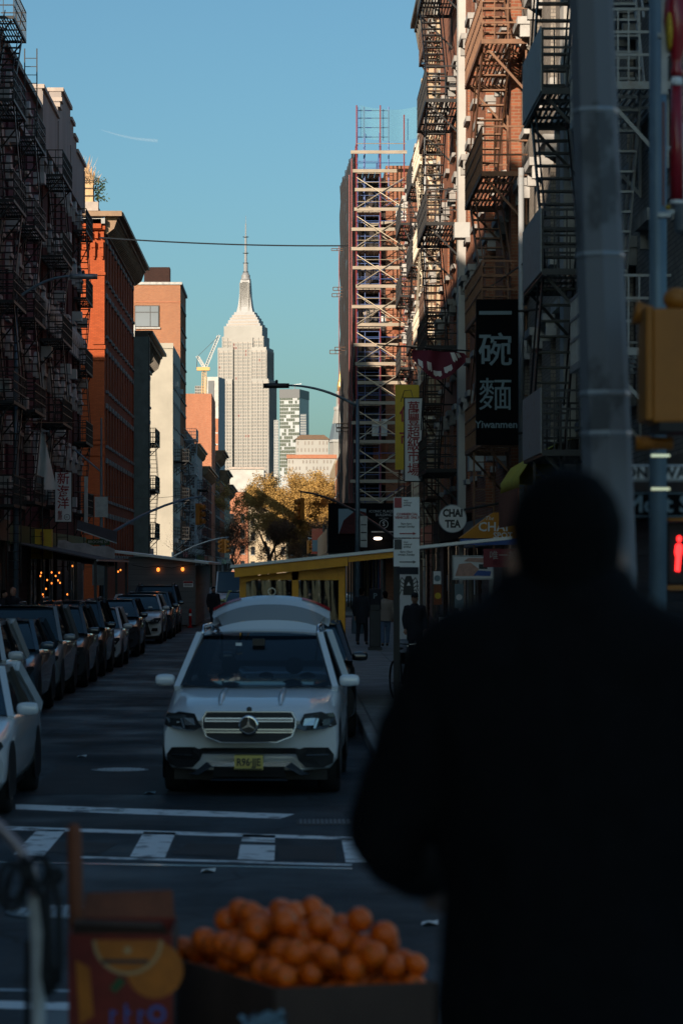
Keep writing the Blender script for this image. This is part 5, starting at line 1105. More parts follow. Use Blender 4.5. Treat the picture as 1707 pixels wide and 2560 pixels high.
o, w, h = board('pale faded board cut by the left edge above the storefront', -20, 26, 1244, 1378, 99, 'palestone', .1, None); [MB().box(-w*.3, w*.45, -.01, -.002, h*z, h*z+t_).build('faded_print', K['stone'], o) for z, t_ in ((.66, .28), (.44, .2), (.24, .12), (.1, .12))]
o, w, h = board('black vertical sign with white letters at the left edge', -16, 8, 970, 1172, 98.5, 'signblack', .15, 'galv'); [text('lettering', ch, (P(1.5, 0, 98.5).x-o.location.x, -.012, P(0, py, 98.5).z-o.location.z), .27, K['letterblue'], o, thick=.006) for ch, py in zip('BACKRUB', (1053, 1071, 1088, 1104, 1130, 1147, 1163))]
o, w, h = board('small lit coloured window sign at the left edge', -6, 14, 1380, 1426, 101, 'signblack', .1, None); MB().box(-.1, .12, -.02, -.004, .05, .3).build('glow', K['neon'], o)
MB().box(-.1, .1, -.02, -.004, .4, .52).build('glow', K['redglow'], o)
# white cloth hung on the left
hc = thing('hanging_cloth', 'long white cloth hanging from a pole on the left facade', 'cloth', P(104, 1080, 106)); v = MB()
v.rings([[(x*(.14+.3*t)+.18*t-.05, .12*sin(x*4+t*5), -2.15*t+.0) for x in [-1+2*i/8 for i in range(9)]] for t in [j/10 for j in range(11)]], cap=False, closed=False); v.build('cloth', K['cloth'], hc, True); MB().tube((-1.6, 0, .1), (.3, 0, .02), .03).build('pole', K['galv'], hc)
# chai signs
o = thing('round_sign', 'round white sign reading CHAI TEA on the right pavement', 'sign', P(1131, 1297, 62)); MB().lathe((0, 0, 0), [(.292, 0), (.292, .12)], 36, axis='Y').build('disc', K['white'], o); MB().lathe((0, 0, 0), [(.293, -.01), (.31, -.01), (.31, .13), (.293, .13), (.293, -.01)], 36, axis='Y', cap=False).build('rim', K['galv'], o, True)
text('lettering', 'CHAI\nTEA', (0, -.008, 0), .225, K['letterdark'], o, thick=.010, sx=.82, spacing=1.05); MB().tube((.25, .06, .2), (1.9, .06, .5), .025).build('bracket', K['iron'], o)
aw = thing('tea_shop_awning', 'orange triangular awning reading The Chai Spot behind the man', 'awning', P(1230, 1345, 60)); q = lambda px, py: (P(px, py, 60)-P(1230, 1345, 60))
pts = [(q(1150, 1345).x, 0), (q(1330, 1345).x, 0), (q(1330, 1275).x, q(0, 1275).z), (q(1232, 1282).x, q(0, 1282).z)]
MB().prism(pts, 0, .9).build('cloth', K['signorange'], aw); text('lettering', 'The', (q(1222, 0).x, -.012, q(0, 1296).z), .12, K['letterwhite'], aw, shear=.3); text('lettering', 'CHAI', (q(1232, 0).x, -.012, q(0, 1318).z), .27, K['letterwhite'], aw, thick=.005); text('lettering', 'SPOT', (q(1256, 0).x, -.012, q(0, 1339).z), .17, K['letterwhite'], aw, thick=.004)
MB().box(q(1150, 0).x, q(1330, 0).x, -.01, .0, q(0, 1362).z, -.02).build('valance', K['printblue'], aw)
o, w, h = board('dark red sign with pale characters beside the man\'s head', 1208, 1330, 1372, 1418, 58, 'signred', .08, None); text('character', '唯一美', (-.1, -.012, h*.62), .19, K['palestone'], o); text('small_text', '美容減肥', (-.1, -.012, h*.22), .11, K['maroonflag'], o)
o, w, h = board('picture board of a massage below the dark red sign', 1134, 1230, 1392, 1446, 60, 'white', .06, 'galv')
K['flesh'] = mat('printed_flesh_tone', (.52, .30, .24), .6, var=.3, scale=9)
b = MB(); b.prism([(-.38, .05), (.05, .05), (.12, .2), (-.05, .33), (-.3, .3)], -.008, -.001).prism([(-.2, .36), (.3, .33), (.35, .43), (-.1, .43)], -.008, -.001); b.build('printed_body', K['flesh'], o); MB().prism([(.0, .06), (.36, .05), (.38, .15), (.1, .17)], -.010, -.002).build('printed_towel', K['printblue'], o); MB().box(.12, .3, -.008, -.001, .2, .3).build('printed_hair', K['letterdark'], o)
# flag
fl = thing('flag', 'maroon flag with white emblem draped from a pole over the right pavement', 'flag', P(1175, 882, 80)); q = lambda px, py: P(px, py, 80)-P(1175, 882, 80)
MB().tube(q(942, 862), (.5, 0, .02), .022).build('pole', K['iron'], fl); v = MB(); w_ = MB()
def flp(u, t):
    x0 = q(1030, 0).x*(1-u)+q(1160, 0).x*u; drop = (.25+.55*sin(pi*min(1, u*1.15)))*(1.0)
    return (x0+.25*t*u, .10*sin(u*14+t*2), q(0, 874+8*u).z-drop*t*(1+.7*max(0, u-.75)))
v.rings([[flp(i/24, j/8) for i in range(25)] for j in range(9)], cap=False, closed=False); v.build('cloth', K['maroonflag'], fl, True)
for u0, u1, t0, t1 in ((.10, .18, .55, .95), (.26, .34, .45, .8), (.36, .5, .7, .9), (.55, .68, .6, .85), (.72, .8, .05, .6), (.82, .88, .1, .5)):
    k = MB(); k.rings([[(lambda p: (p[0], p[1]-.012, p[2]))(flp(u0+(u1-u0)*i/4, t0+(t1-t0)*(j/3)*(1 if i % 2 else .8))) for i in range(5)] for j in range(4)], cap=False, closed=False); k.build('emblem_stroke', K['cloth'], fl, True)
# hoarding posters on the pavement shed
o, w, h = board('black hoarding poster reading Iconic Flagship Building for lease', 918, 1000, 1270, 1350, 149.0, 'signblack', .05, None); zt_ = lambda py: P(0, py, 149).z-P(0, 1350, 149).z
text('lettering', 'ICONIC FLAGSHIP\nBUILDING', (.0, -.01, zt_(1283)), .19, K['palestone'], o); text('lettering', 'FOR LEASE', (0, -.01, zt_(1296)), .1, K['stone'], o); text('emblem_letter', 'S', (0, -.01, zt_(1310)), .34, K['palestone'], o, thick=.006)
MB().lathe((0, 0, 0), [(.20, -.01), (.235, -.01), (.235, 0), (.20, 0), (.20, -.01)], 20, axis='Y', cap=False).build('emblem_ring', K['palestone'], o, False, (0, 0, zt_(1310))); MB().box(-.65, .65, -.01, -.002, zt_(1331), zt_(1328)).build('print_line', K['stone'], o)
o, w, h = board('hoarding poster showing a dark brick building before blue sky', 846, 915, 1272, 1334, 148.9, 'letterblue', .05, None); MB().prism([(-.7, 0), (.7, 0), (.72, 1.1), (.2, 1.25), (-.45, .7)], -.012, -.002).build('printed_building', K['maroon'], o)
lm = thing('bulkhead_lamp', 'small lit lamp under the pavement shed hoarding', 'lamp', P(944, 1346, 148.6)); MB().ell((0, 0, 0), (.22, .12, .08), 10, 6).build('globe', K['bulbwhite'], lm, True); MB().box(-.24, .24, -.1, .1, .06, .12).build('cap', K['darksteel'], lm)
o, w, h = board('small pale regulation sign right of the lamp pole', 900, 918, 1290, 1368, 101, 'galv', .03, None)
for z in (.2, .45, .7): MB().box(-.1, .1, -.006, -.001, h*z, h*z+.04).build('line', K['letterdark'], o)
# right yellow awning and nearby street signs
ya = thing('shop_awning', 'yellow fabric awning jutting over the right pavement behind the man\'s head', 'awning', (5.0, 54.0, 0)); z_ = lambda py: P(0, py, 54).z
MB().rings([[(0, y, z_(1120)), (-.35, y, z_(1132)), (-.85, y, z_(1170)), (-1.05, y, z_(1210)), (-1.05, y, z_(1235)), (-.98, y, z_(1235))] for y in (-4.5, 0.0)], cap=False, closed=False).build('cloth', K['awnyellow'], ya, True)
MB().poly([(0, -.0, z_(1120)), (-.35, 0, z_(1132)), (-.85, 0, z_(1170)), (-1.05, 0, z_(1210)), (0, 0, z_(1215))]).build('end_panel', K['awnyellow'], ya); MB().box(-1.08, -1.055, -4.5, 0, z_(1320), z_(1236)).build('valance', K['redwood'], ya)
def corner_sign(lab, s_, px, py, d, w, h, m_, tm, size, thick):
    o = thing('street_sign', lab, 'sign', P(px, py, d)); bevel(MB().box(-w/2, w/2, 0, .012, -h/2, h/2).build('plate', K[m_], o), .005, 1); text('lettering', s_, (0, -.005, 0), size, K[tm], o, thick=thick); MB().box(-w/2+.01, w/2-.01, -.003, -.001, h/2-.012, h/2-.007).box(-w/2+.01, w/2-.01, -.003, -.001, -h/2+.007, -h/2+.012).build('border', K[tm], o); return o
corner_sign('white one way sign crossed by the blue-grey post', 'ONE WAY', 1648, 1183, 16.2, .42, .095, 'white', 'letterdark', .088, .003)
corner_sign('dark street name sign with pale letters under the one way sign', 'Mott St', 1652, 1262, 16.2, .44, .15, 'signblack', 'letterblue', .135, .003)
bpole = thing('sign_post', 'blue-grey steel post carrying the street name signs', 'post', Vector((P(1643, 1300, 16).x, 16, .0))); MB().tube((0, 0, 0), (0, 0, 7.5), .052, 8, .050).build('post', K['bluepole'], bpole, True)
for py in (1140, 1223): MB().box(-.045, .06, -.062, -.052, P(0, py, 16).z-.008, P(0, py, 16).z+.008).build('clamp_band', K['chrome'], bpole)
o, w, h = board('poster of a woman\'s face at the right edge behind the post', 1618, 1720, 1462, 1590, 40, 'letterblue', .04, None); MB().prism([(.05, .1), (.32, .02), (.32, .62), (.12, .66), (.04, .5), (.0, .42), (.06, .38)], -.010, -.002).build('printed_face', K['flesh'], o); MB().prism([(.1, .55), (.32, .3), (.32, .72), (.1, .72)], -.014, -.011).build('printed_hair', K['hair'], o)
# octagonal pole with signal heads
op = thing('octagonal_pole', 'large weathered octagonal grey pole rising beside the man', 'pole', Vector((P(1538, 1700, 13.0).x, 13.0, .2)))
MB().path([(0, 0, 0), (-.012, 0, 2.0), (-.115, 0, 5.0), (-.15, 0, 6.0)], .13, 8, radii=[.128, .120, .100, .096]).build('shaft', K['concpole'], op)
for py, e in ((280, 0), (640, .002), (985, .002), (1085, .0)):
    z = P(0, py, 13).z-.2; r_ = .120-.0067*(z-2); MB().lathe((-.012-.0343*(z-2), 0, z), [(r_+.002+e, -.012), (r_+.006+e, 0), (r_+.002+e, .012)], 8).build('band', K['galv'], op)
sb = thing('signal_box', 'large yellow-brown signal housing bracketed to the octagonal pole', 'traffic light', P(1670, 920, 12.6)); f = 12.6/FPX
bevel(MB().box(-48*f, 90*f, -.10, .16, -140*f, 145*f).build('housing', K['signal'], sb), .012, 2); bevel(MB().box(-66*f, -49*f, -.13, .17, -135*f, 150*f).build('door', K['signal'], sb), .01, 2); MB().box(-40*f, 100*f, -.25, .12, -165*f, -142*f).build('visor', K['black'], sb)
for (px0, py0, px1, py1, r_) in ((1585, 780, 1625, 790, 26), (1588, 1108, 1680, 1108, 16)):
    a, c = P(px0, py0, 12.7)-sb.location, P(px1, py1, 12.7)-sb.location; MB().path([a, a.lerp(c, .5), c], r_*f, 10, radii=[r_*f*1.25, r_*f, r_*f]).build('bracket', K['signal'], sb, True)
MB().ell(P(1690, 748, 12.6)-sb.location, (34*f, 34*f, 30*f), 12, 8).build('knuckle', K['signal'], sb, True)
ph = thing('pedestrian_signal', 'pedestrian signal showing a lit red figure at the right edge', 'traffic light', P(1697, 1383, 17)); f = 17/FPX
bevel(MB().box(-30*f, 42*f, 0, .2, -78*f, 78*f).build('housing', K['black'], ph), .01); MB().box(-32*f, 44*f, -.12, .0, 80*f, 92*f).build('top_visor', K['signal'], ph); MB().box(-32*f, 44*f, -.05, .0, -92*f, -80*f).build('bottom_ledge', K['signal'], ph)
hb = MB(); hb.prism([(-11*f, -44*f), (0, -46*f), (3*f, -10*f), (7*f, 8*f), (6*f, 20*f), (-2*f, 26*f), (-10*f, 20*f), (-12*f, 2*f), (-9*f, -10*f)], -.012, -.004); hb.ell((-1*f, -.008, 36*f), (6*f, .004, 8*f), 10, 6); hb.build('red_figure', K['signalred'], ph)
# red ornament and grey canister
rl = thing('lantern_ornament', 'dark red festive column ornament with bulbous gold-faced top at upper right', 'ornament', P(1690, 505, 15.5)); f = 15.5/FPX
MB().lathe((0, 0, 0), [(16*f, 0), (16.5*f, 150*f), (14*f, 290*f)], 16).build('red_column', K['lantern'], rl, True); MB().lathe((0, 0, 0), [(17*f, -4*f), (17*f, 4*f)], 16).build('white_ring', K['white'], rl); MB().lathe((0, 0, 0), [(15*f, 290*f), (16*f, 300*f), (13*f, 312*f)], 16).build('white_ring', K['white'], rl, True)
MB().lathe((0, 0, 0), [(13*f, 312*f), (17*f, 325*f), (12*f, 340*f), (14*f, 360*f), (26*f, 400*f), (33*f, 450*f), (30*f, 500*f), (16*f, 530*f), (2*f, 540*f)], 16).build('bulb_top', K['lantern'], rl, True)
MB().ell((-20*f, -.03, 425*f), (10*f, .05, 52*f), 10, 8).build('gold_face', K['gold'], rl, True); MB().box(-38*f, -22*f, .0, .02, 270*f, 540*f).build('backing_strip', K['palestone'], rl)
MB().tube((-12*f, .05, -30*f), (-45*f, .05, -30*f), .02).tube((-12*f, .05, 420*f), (-45*f, .05, 420*f), .02).build('bracket', K['galv'], rl); MB().lathe((-22*f, 0, -20*f), [(3*f, 0), (9*f, 6*f), (3*f, 12*f)], 8).build('tassel_knot', K['gold'], rl); MB().tube((-33*f, 0, -10*f), (-33*f, 0, 250*f), 3*f).build('rope', K['redwood'], rl)
gc_ = thing('transformer_canister', 'grey cylindrical canister at the right edge behind the red ornament', 'canister', P(1712, 575, 16.5)); f = 16.5/FPX; MB().lathe((0, 0, 0), [(20*f, -8*f), (28*f, 0), (28*f, 255*f), (20*f, 265*f)], 18).build('drum', K['galv'], gc_, True); MB().box(-60*f, -25*f, -.01, .01, 40*f, 50*f).box(-60*f, -25*f, -.01, .01, 200*f, 210*f).build('bracket', K['galv'], gc_)
# misc on the right facade
wire('blue-grey pole slanting across the right facades', P(1185, 745, 66), P(1320, 650, 57), .02, 0, 'slanting_pole')
wire('pale cable hanging down the sunlit red brick facade', P(1315, 240, 62), P(1290, 500, 64), .02, -.3, 'hanging_cable')
for i, (px, y0, y1) in enumerate(((1302, 420, 1310), (1062, 200, 900))):
    d = 58 if i == 0 else 100; o = tag(MB().tube((0, 0, 0), (0, 0, P(0, y0, d).z-P(0, y1, d).z), .06 if i == 0 else .04, 8).build('drain_pipe', K['white_iron'], None, True, P(px, y1, d)), ('pale drain pipe left of the grey sheeted fire escape', 'thin drain pipe on the corniced orange tenement')[i], 'pipe')
for i, (px, py, w_, h_, d) in enumerate(((1085, 1180, 26, 60, 75), (1128, 1225, 30, 50, 72))): pass
# ================================================================ people
def remesh(o, v, smooth=2):
    m = o.modifiers.new('remesh', 'REMESH'); m.mode = 'VOXEL'; m.voxel_size = v; m.use_smooth_shade = True
    if smooth: k = o.modifiers.new('smooth', 'SMOOTH'); k.iterations = smooth; k.factor = .5
    return o
def ering(c, a, b_, n=14): return [(c[0]+a*cos(2*pi*i/n), c[1]+b_*sin(2*pi*i/n), c[2]) for i in range(n)]
def person(label, loc, rz, H=1.72, jm='navy', tm='navy', hm='hair', vox=.025, la=None, ra=None, stride=.12, long=0.0, bulky=1.0, cap=None, group=None, fingers=False, jr=None):
    k = H/1.75; V = lambda x, y, z: Vector((x*k, y*k, z*k))
    la = la or [(-.20, 0, 1.42), (-.26, .03, 1.13), (-.25, -.06, .88)]; ra = ra or [(.20, 0, 1.42), (.26, .03, 1.13), (.25, -.06, .88)]
    b = MB()    # body: head, neck, core, limbs
    b.rings([ering(V(0, y, z), a*k, c*k) for z, a, c, y in ((1.50, .055, .06, .0), (1.53, .055, .062, -.005), (1.555, .058, .085, -.02), (1.60, .070, .100, -.012), (1.65, .076, .104, -.004), (1.70, .072, .095, .002), (1.735, .048, .06, .004), (1.75, .01, .01, .004))])
    b.path([V(0, .01, 1.40), V(0, 0, 1.56)], .06*k, 10); b.rings([ering(V(0, 0, z), a*k, c*k) for z, a, c in ((.86, .15, .10), (1.0, .155, .105), (1.15, .14, .10), (1.32, .165, .11), (1.42, .15, .09), (1.46, .08, .07))])
    b.ell(V(0, -.108, 1.612), (.014*k, .02*k, .03*k), 8, 6)
    for s in (-1, 1): b.ell(V(s*.078, .0, 1.615), (.014*k, .026*k, .036*k), 8, 6); b.ell(V(s*.032, -.088, 1.635), (.016*k, .012*k, .010*k), 8, 6)
    b.ell(V(0, -.094, 1.572), (.026*k, .014*k, .010*k), 8, 6)
    for arm, s in ((la, -1), (ra, 1)):
        a = [V(*q) for q in arm]; b.path(a, .03*k, 8, radii=[.045*k, .04*k, .028*k]); d = (a[2]-a[1]).normalized(); palm = a[2]+d*.05*k; side = d.cross(Vector((0, 0, 1))); side = side.normalized() if side.length > .1 else Vector((1, 0, 0))
        up = side.cross(d); b.path([a[2], palm, palm+d*.04*k], .03*k, 8, radii=[.026*k, .036*k, .032*k])
        for i, L_ in enumerate((.068, .078, .072, .056)):
            p0 = palm+d*.03*k+side*(i-1.5)*.019*k; b.path([p0, p0+d*L_*.55*k-up*.008*k, p0+d*L_*.85*k-up*.03*k], .008*k, 6, radii=[.0095*k, .009*k, .007*k])
        p0 = a[2]+d*.03*k+side*.03*k; b.path([p0, p0+d*.03*k+side*.022*k, p0+d*.06*k+side*.026*k-up*.012*k], .01*k, 6, radii=[.012*k, .011*k, .008*k])
    feet = []
    for s, st in ((-1, stride), (1, -stride)):
        hip, kn, an = V(s*.09, 0, .88), V(s*.10, -st*.6-.03, .48), V(s*.10, -st, .08); feet.append(an); b.path([hip, kn, an], .06*k, 8, radii=[.08*k, .052*k, .038*k])
    o = remesh(b.build('person', K['skin'], None, True, loc), vox*.5 if fingers else vox*.7, 1); o.rotation_euler = (0, 0, rz); tag(o, label, 'person', group)
    j = MB(); bl = bulky; hem = .80-long
    j.rings([ering(V(0, .0, z), a*k*bl, c*k*bl, 18) for z, a, c in jr or ((hem, .20, .145), (.86, .20, .14), (1.0, .185, .135), (1.12, .18, .13), (1.28, .20, .14), (1.38, .205, .135), (1.43, .17, .11), (1.475, .10, .09), (1.52, .075, .08))])
    for arm in (la, ra): a = [V(*q) for q in arm]; j.path([a[0]+(Vector((0, 0, a[0].z))-a[0])*.25, a[0], a[0].lerp(a[1], .5), a[1], a[1].lerp(a[2], .5), a[2]], .05*k, 12, radii=[.07*k*bl, .078*k*bl, .07*k*bl, .064*k*bl, .056*k*bl, .043*k*bl])
    jk = remesh(j.build('jacket', K[jm], o, True), vox, 3)
    if fingers:
        tx = bpy.data.textures.new('folds', 'CLOUDS'); tx.noise_scale = .11; tx.noise_depth = 2; dm = jk.modifiers.new('folds', 'DISPLACE'); dm.texture = tx; dm.strength = .022; dm.mid_level = .5
    t = MB()
    for (s, st) in ((-1, stride), (1, -stride)): t.path([V(s*.085, 0, .92), V(s*.095, -.01, .80), V(s*.10, -st*.6-.03, .48), V(s*.10, -st+.01, .10)], .08*k, 10, radii=[.10*k, .098*k, .072*k, .058*k])
    t.rings([ering(V(0, 0, z), a*k, c*k) for z, a, c in ((.78, .17, .115), (.9, .175, .12), (1.0, .16, .115))]); remesh(t.build('trousers', K[tm], o, True), vox, 2)
    for an in feet: subsurf(MB().box(-.045*k, .045*k, -.17*k, .07*k, -.075*k, .02*k).build('shoe', K['black'], o, True, an), 2)
    h = MB(); h.rings([ering(V(0, y, z), a*k, c*k) for z, a, c, y in ((1.53, .045, .035, .06), (1.575, .064, .06, .048), (1.62, .078, .078, .032), (1.68, .087, .108, .008), (1.72, .075, .095, .004), (1.752, .05, .065, .004), (1.768, .012, .012, .004))]); remesh(h.build('hair', K[hm], o, True), vox*.6, 2)
    if cap: MB().rings([ering(V(0, -.0, z), a*k, c*k) for z, a, c in ((1.675, .09, .112), (1.72, .088, .11), (1.765, .06, .08), (1.785, .02, .02))]).rings([ering(V(0, -.12, 1.675), .07*k, .07*k), ering(V(0, -.12, 1.685), .07*k, .07*k)]).build('cap', K[cap], o, True)
    return o
# the man in the foreground, seen from behind
mk_ = 1.81/1.75
def mj(px, py, d): p = P(px, py, d); return (-(p.x-.424)/mk_, -(p.y-4.4)/mk_, (p.z-.85)/mk_)
person('man in a black coat seen from behind, filling the right foreground', Vector((.424, 4.4, .83)), pi, 1.81, 'coat', 'coat', 'hair', .014, la=[(-.215, 0, 1.415), (-.30, -.02, 1.13), (-.24, -.22, 1.02)], ra=[(.185, 0, 1.425), mj(956, 2062, 4.45), mj(1065, 2160, 4.7)], stride=.05, long=.12, fingers=True, jr=((.62, .23, .17), (.75, .215, .155), (.95, .195, .14), (1.12, .185, .135), (1.28, .20, .14), (1.38, .232, .14), (1.447, .25, .135), (1.483, .255, .13), (1.519, .232, .12), (1.543, .190, .115), (1.567, .130, .112), (1.600, .096, .108), (1.615, .090, .10)))
person('dark-clothed pedestrian walking left of the parking meter', Vector((2.12, 86.5, .16)), R(160), 1.74, 'navy', 'navy', long=.15)
person('pedestrian in beige quilted jacket and blue jeans right of the meter', Vector((2.78, 85, .16)), R(-170), 1.64, 'beige', 'denim', bulky=1.15)
person('man in dark cap and coat standing before the painted panel', Vector((2.95, 68.5, .16)), R(10), 1.72, 'navy', 'navy', cap='navy', stride=.04, long=.2)
person('dark figure standing in the roadway beside the grey shed', Vector((-3.25, 118, .0)), R(20), 1.72, 'navy', 'navy', long=.15)
person('leftmost person behind the parked cars on the left pavement', Vector((-8.55, 84.6, .16)), R(60), 1.68, 'navy', 'navy')
person('bald person on the left pavement behind the minivan roof', Vector((-8.15, 83.2, .16)), R(-30), 1.76, 'navy', 'navy', hm='skin')
# bicycle by the sign post
bk = thing('bicycle', 'dark bicycle with bright handlebar leaning by the sign post', 'bicycle', Vector((2.05, 50, .16)), R(12))
for y_ in (0, 1.05):
    wl = put('wheel', None, bk, (0, y_, .34)); MB().path([(0, cos(2*pi*i/28)*.33, sin(2*pi*i/28)*.33) for i in range(29)], .018, 6).build('tyre', K['rubber'], wl, True); sp = MB()
    for i in range(14): sp.tube((0, 0, 0), (0, cos(2*pi*i/14)*.32, sin(2*pi*i/14)*.32), .003, 4)
    sp.build('spokes', K['chrome'], wl)
MB().tube((0, .0, .34), (0, .12, .88), .016).tube((0, .12, .84), (0, .62, .82), .018).tube((0, .13, .74), (0, .52, .30), .018).tube((0, .62, .84), (0, .52, .30), .018).tube((0, .52, .30), (0, 1.05, .34), .014).tube((0, .62, .78), (0, 1.05, .34), .012).build('frame', K['darksteel'], bk)
MB().path([(-.27, .0, .98), (-.22, -.06, 1.02), (-.05, .06, 1.0), (.05, .06, 1.0), (.22, -.06, 1.02), (.27, .0, .98)], .014, 8).tube((0, .12, .86), (0, .06, 1.0), .014).build('handlebar', K['chrome'], bk, True)
subsurf(MB().box(-.07, .07, .52, .76, .88, .94).build('saddle', K['trim'], bk, True), 2); MB().ell((0, -.05, .78), (.05, .04, .05), 10, 8).build('lamp', K['chrome'], bk, True); MB().box(-.14, .14, -.26, -.0, .66, .68).box(-.14, .14, -.26, -.25, .68, .86).box(-.14, -.13, -.25, 0, .68, .86).box(.13, .14, -.25, 0, .68, .86).build('front_basket', K['darksteel'], bk)
MB().tube((-.12, .52, .30), (.12, .52, .30), .012).box(-.18, -.1, .48, .56, .29, .31).box(.1, .18, .48, .56, .29, .31).build('pedals', K['trim'], bk)
# produce stall against the right facade
stl = thing('produce_stall', 'dark produce stall with black skirt behind the bicycle', 'stall', Vector((3.3, 60.0, .16))); MB().box(0, 1.5, 0, 2.2, 0, .86).build('skirt', K['black'], stl); MB().box(-.05, 1.55, -.05, 2.25, .865, .90).build('table_top', K['darksteel'], stl)
for i, (m_, lab, x_) in enumerate((('printgreen', 'heap of leafy greens on the produce stall', .4), ('tarp', 'crumpled clear plastic bag on the produce stall', .95))):
    o = thing('leafy_greens' if i == 0 else 'plastic_bag', lab, 'vegetables' if i == 0 else 'bag', Vector((3.3+x_, 60.3, 1.06))); b = MB()
    for q_ in range(60): p = Vector((rnd.gauss(0, .16), rnd.gauss(0, .16), abs(rnd.gauss(0, .07)))); u = Vector((rnd.uniform(-1, 1), rnd.uniform(-1, 1), rnd.uniform(-.5, 1)))*.09; w = u.orthogonal()*.7; b.poly([p-u, p+w, p+u, p-w])
    b.build('leaf_pile' if i == 0 else 'film', K[m_], o)
o, w, h = board('white price board leaning on the produce stall', 1096, 1146, 1542, 1582, 59.5, 'white', .03, 'darksteel'); [MB().box(x0*w, x1*w, -.01, -.002, z0*h, z1*h).build('print_block', K[m_], o) for x0, x1, z0, z1, m_ in ((-.45, .45, .76, .80, 'letterdark'), (-.42, -.1, .45, .7, 'flesh'), (-.2, .1, .2, .55, 'letterblue'), (.2, .26, .1, .72, 'letterdark'), (.34, .38, .1, .72, 'letterdark'))]
for i, (px0, px1, py0, py1) in enumerate(((1083, 1102, 1428, 1460), (1084, 1104, 1462, 1512), (1136, 1158, 1460, 1520))):
    o, w, h = board(('small pale poster highest on the tea shop window', 'brown menu poster below the small pale poster', 'pale blue poster nearest the man on the shop window')[i], px0, px1, py0, py1, 64, ('white', 'redwood', 'letterblue')[i], .03, None, name='poster', cat='poster'); MB().lathe((0, 0, 0), [(.07, -.008), (.07, -.001)], 16, axis='Y').build('printed_disc', K[('letterblue', 'signyellow', 'white')[i]], o, False, (0, 0, h*.45))
ob_ = thing('traffic_barrel', 'small orange-red barrier post at the grey shed corner', 'barrier', Vector((-4.25, 119.0, 0))); MB().lathe((0, 0, 0), [(.12, 0), (.12, .05), (.06, .07), (.06, .75), (.03, .8)], 12).build('post', K['redlens'], ob_); MB().lathe((0, 0, 0), [(.063, .5), (.063, .6)], 12).build('reflective_band', K['white'], ob_)
# ================================================================ foreground stall with oranges
def gz_(d): return .85 if d < 7 else .85-.69*(d-7)/6.55
tb = thing('folding_table', 'low table under the orange tray at the bottom of the picture', 'table', (0, 8.3, 0)); MB().box(-.85, .62, .05, 1.35, .96, 1.0).build('top', K['darksteel'], tb)
for x_ in (-.8, .55):
    for y_ in (.1, 1.28): MB().box(x_, x_+.05, y_, y_+.05, gz_(8.3+y_)-.02, .96).build('leg', K['darksteel'], tb)
A = Vector((-.05, 8.56, 0)); U = Vector((-.475, .88, 0)); Wv = Vector((.88, .475, 0)); rim = 1.235
tr = thing('cardboard_tray', 'brown cardboard tray heaped with oranges', 'box', A); ul, wl_ = .76, .56
def wall(a, c, h0, h1, name='side'):
    a, c = Vector(a), Vector(c); n = (c-a).cross(Vector((0, 0, 1))).normalized()*.006
    MB().rings([[a-n+Vector((0, 0, 1.0)), a+n+Vector((0, 0, 1.0)), a+n+Vector((0, 0, h0)), a-n+Vector((0, 0, h0))], [c-n+Vector((0, 0, 1.0)), c+n+Vector((0, 0, 1.0)), c+n+Vector((0, 0, h1)), c-n+Vector((0, 0, h1))]]).build(name, K['card'], tr)
Z = Vector((0, 0, 0)); wall(Z, U*ul, rim, rim+.01); wall(Z, Wv*wl_, rim, rim-.02); wall(U*ul, U*ul+Wv*wl_, rim, rim); wall(Wv*wl_, Wv*wl_+U*ul, rim-.02, rim)
MB().poly([Z+Vector((0, 0, 1.006)), U*ul+Vector((0, 0, 1.006)), U*ul+Wv*wl_+Vector((0, 0, 1.006)), Wv*wl_+Vector((0, 0, 1.006))]).build('bottom', K['card'], tr)
def orange_mesh(seed):
    r = random.Random(seed); prof = []
    for i in range(13):
        t = pi*i/12; rr = sin(t); z = -cos(t)*.95
        if i == 12: z -= .10
        if i == 11: z -= .02
        prof.append((max(.001, rr*(1+.015*r.uniform(-1, 1))), z))
    return MB().lathe((0, 0, 0), [(a*.040, z*.040) for a, z in prof], 20).mesh('orange', K['peel'], True)
om = [orange_mesh(i) for i in range(4)]; calyx = MB().lathe((0, 0, 0), [(.0035, .030), (.005, .034), (.004, .0365), (.001, .037)], 6).mesh('stem_end', K['printgreen'])
placed = []
def drop(s, t, z):
    p = A+U*s+Wv*t; p.z = z
    for q in placed:
        if (q-p).length < .066: return
    placed.append(p); o = put('orange', rnd.choice(om), None, p); o.rotation_euler = (rnd.uniform(-1.6, 1.6), rnd.uniform(-1.6, 1.6), rnd.uniform(0, 6.3)); k = rnd.uniform(.92, 1.1); o.scale = (k, k, k*rnd.uniform(.93, 1.05))
    tag(o, 'ripe orange in the heap on the cardboard tray', 'orange', 'oranges heaped on the tray'); put('stem_end', calyx, o)
for L_, (zz0, ins) in enumerate(((rim-.045, .056), (rim+.022, .032), (rim+.074, .055), (rim+.122, .10), (rim+.165, .155))):
    st = .077; s = ins+(L_ % 2)*.038
    while s < ul-ins+.05:
        t = ins+(L_ % 2)*.038
        while t < wl_-ins+.03:
            if rnd.random() < (.97, .95, .93, .85, .6)[L_]: drop(s+rnd.uniform(-.010, .010), t+rnd.uniform(-.010, .010), zz0+rnd.uniform(-.008, .010))
            t += st
        s += st
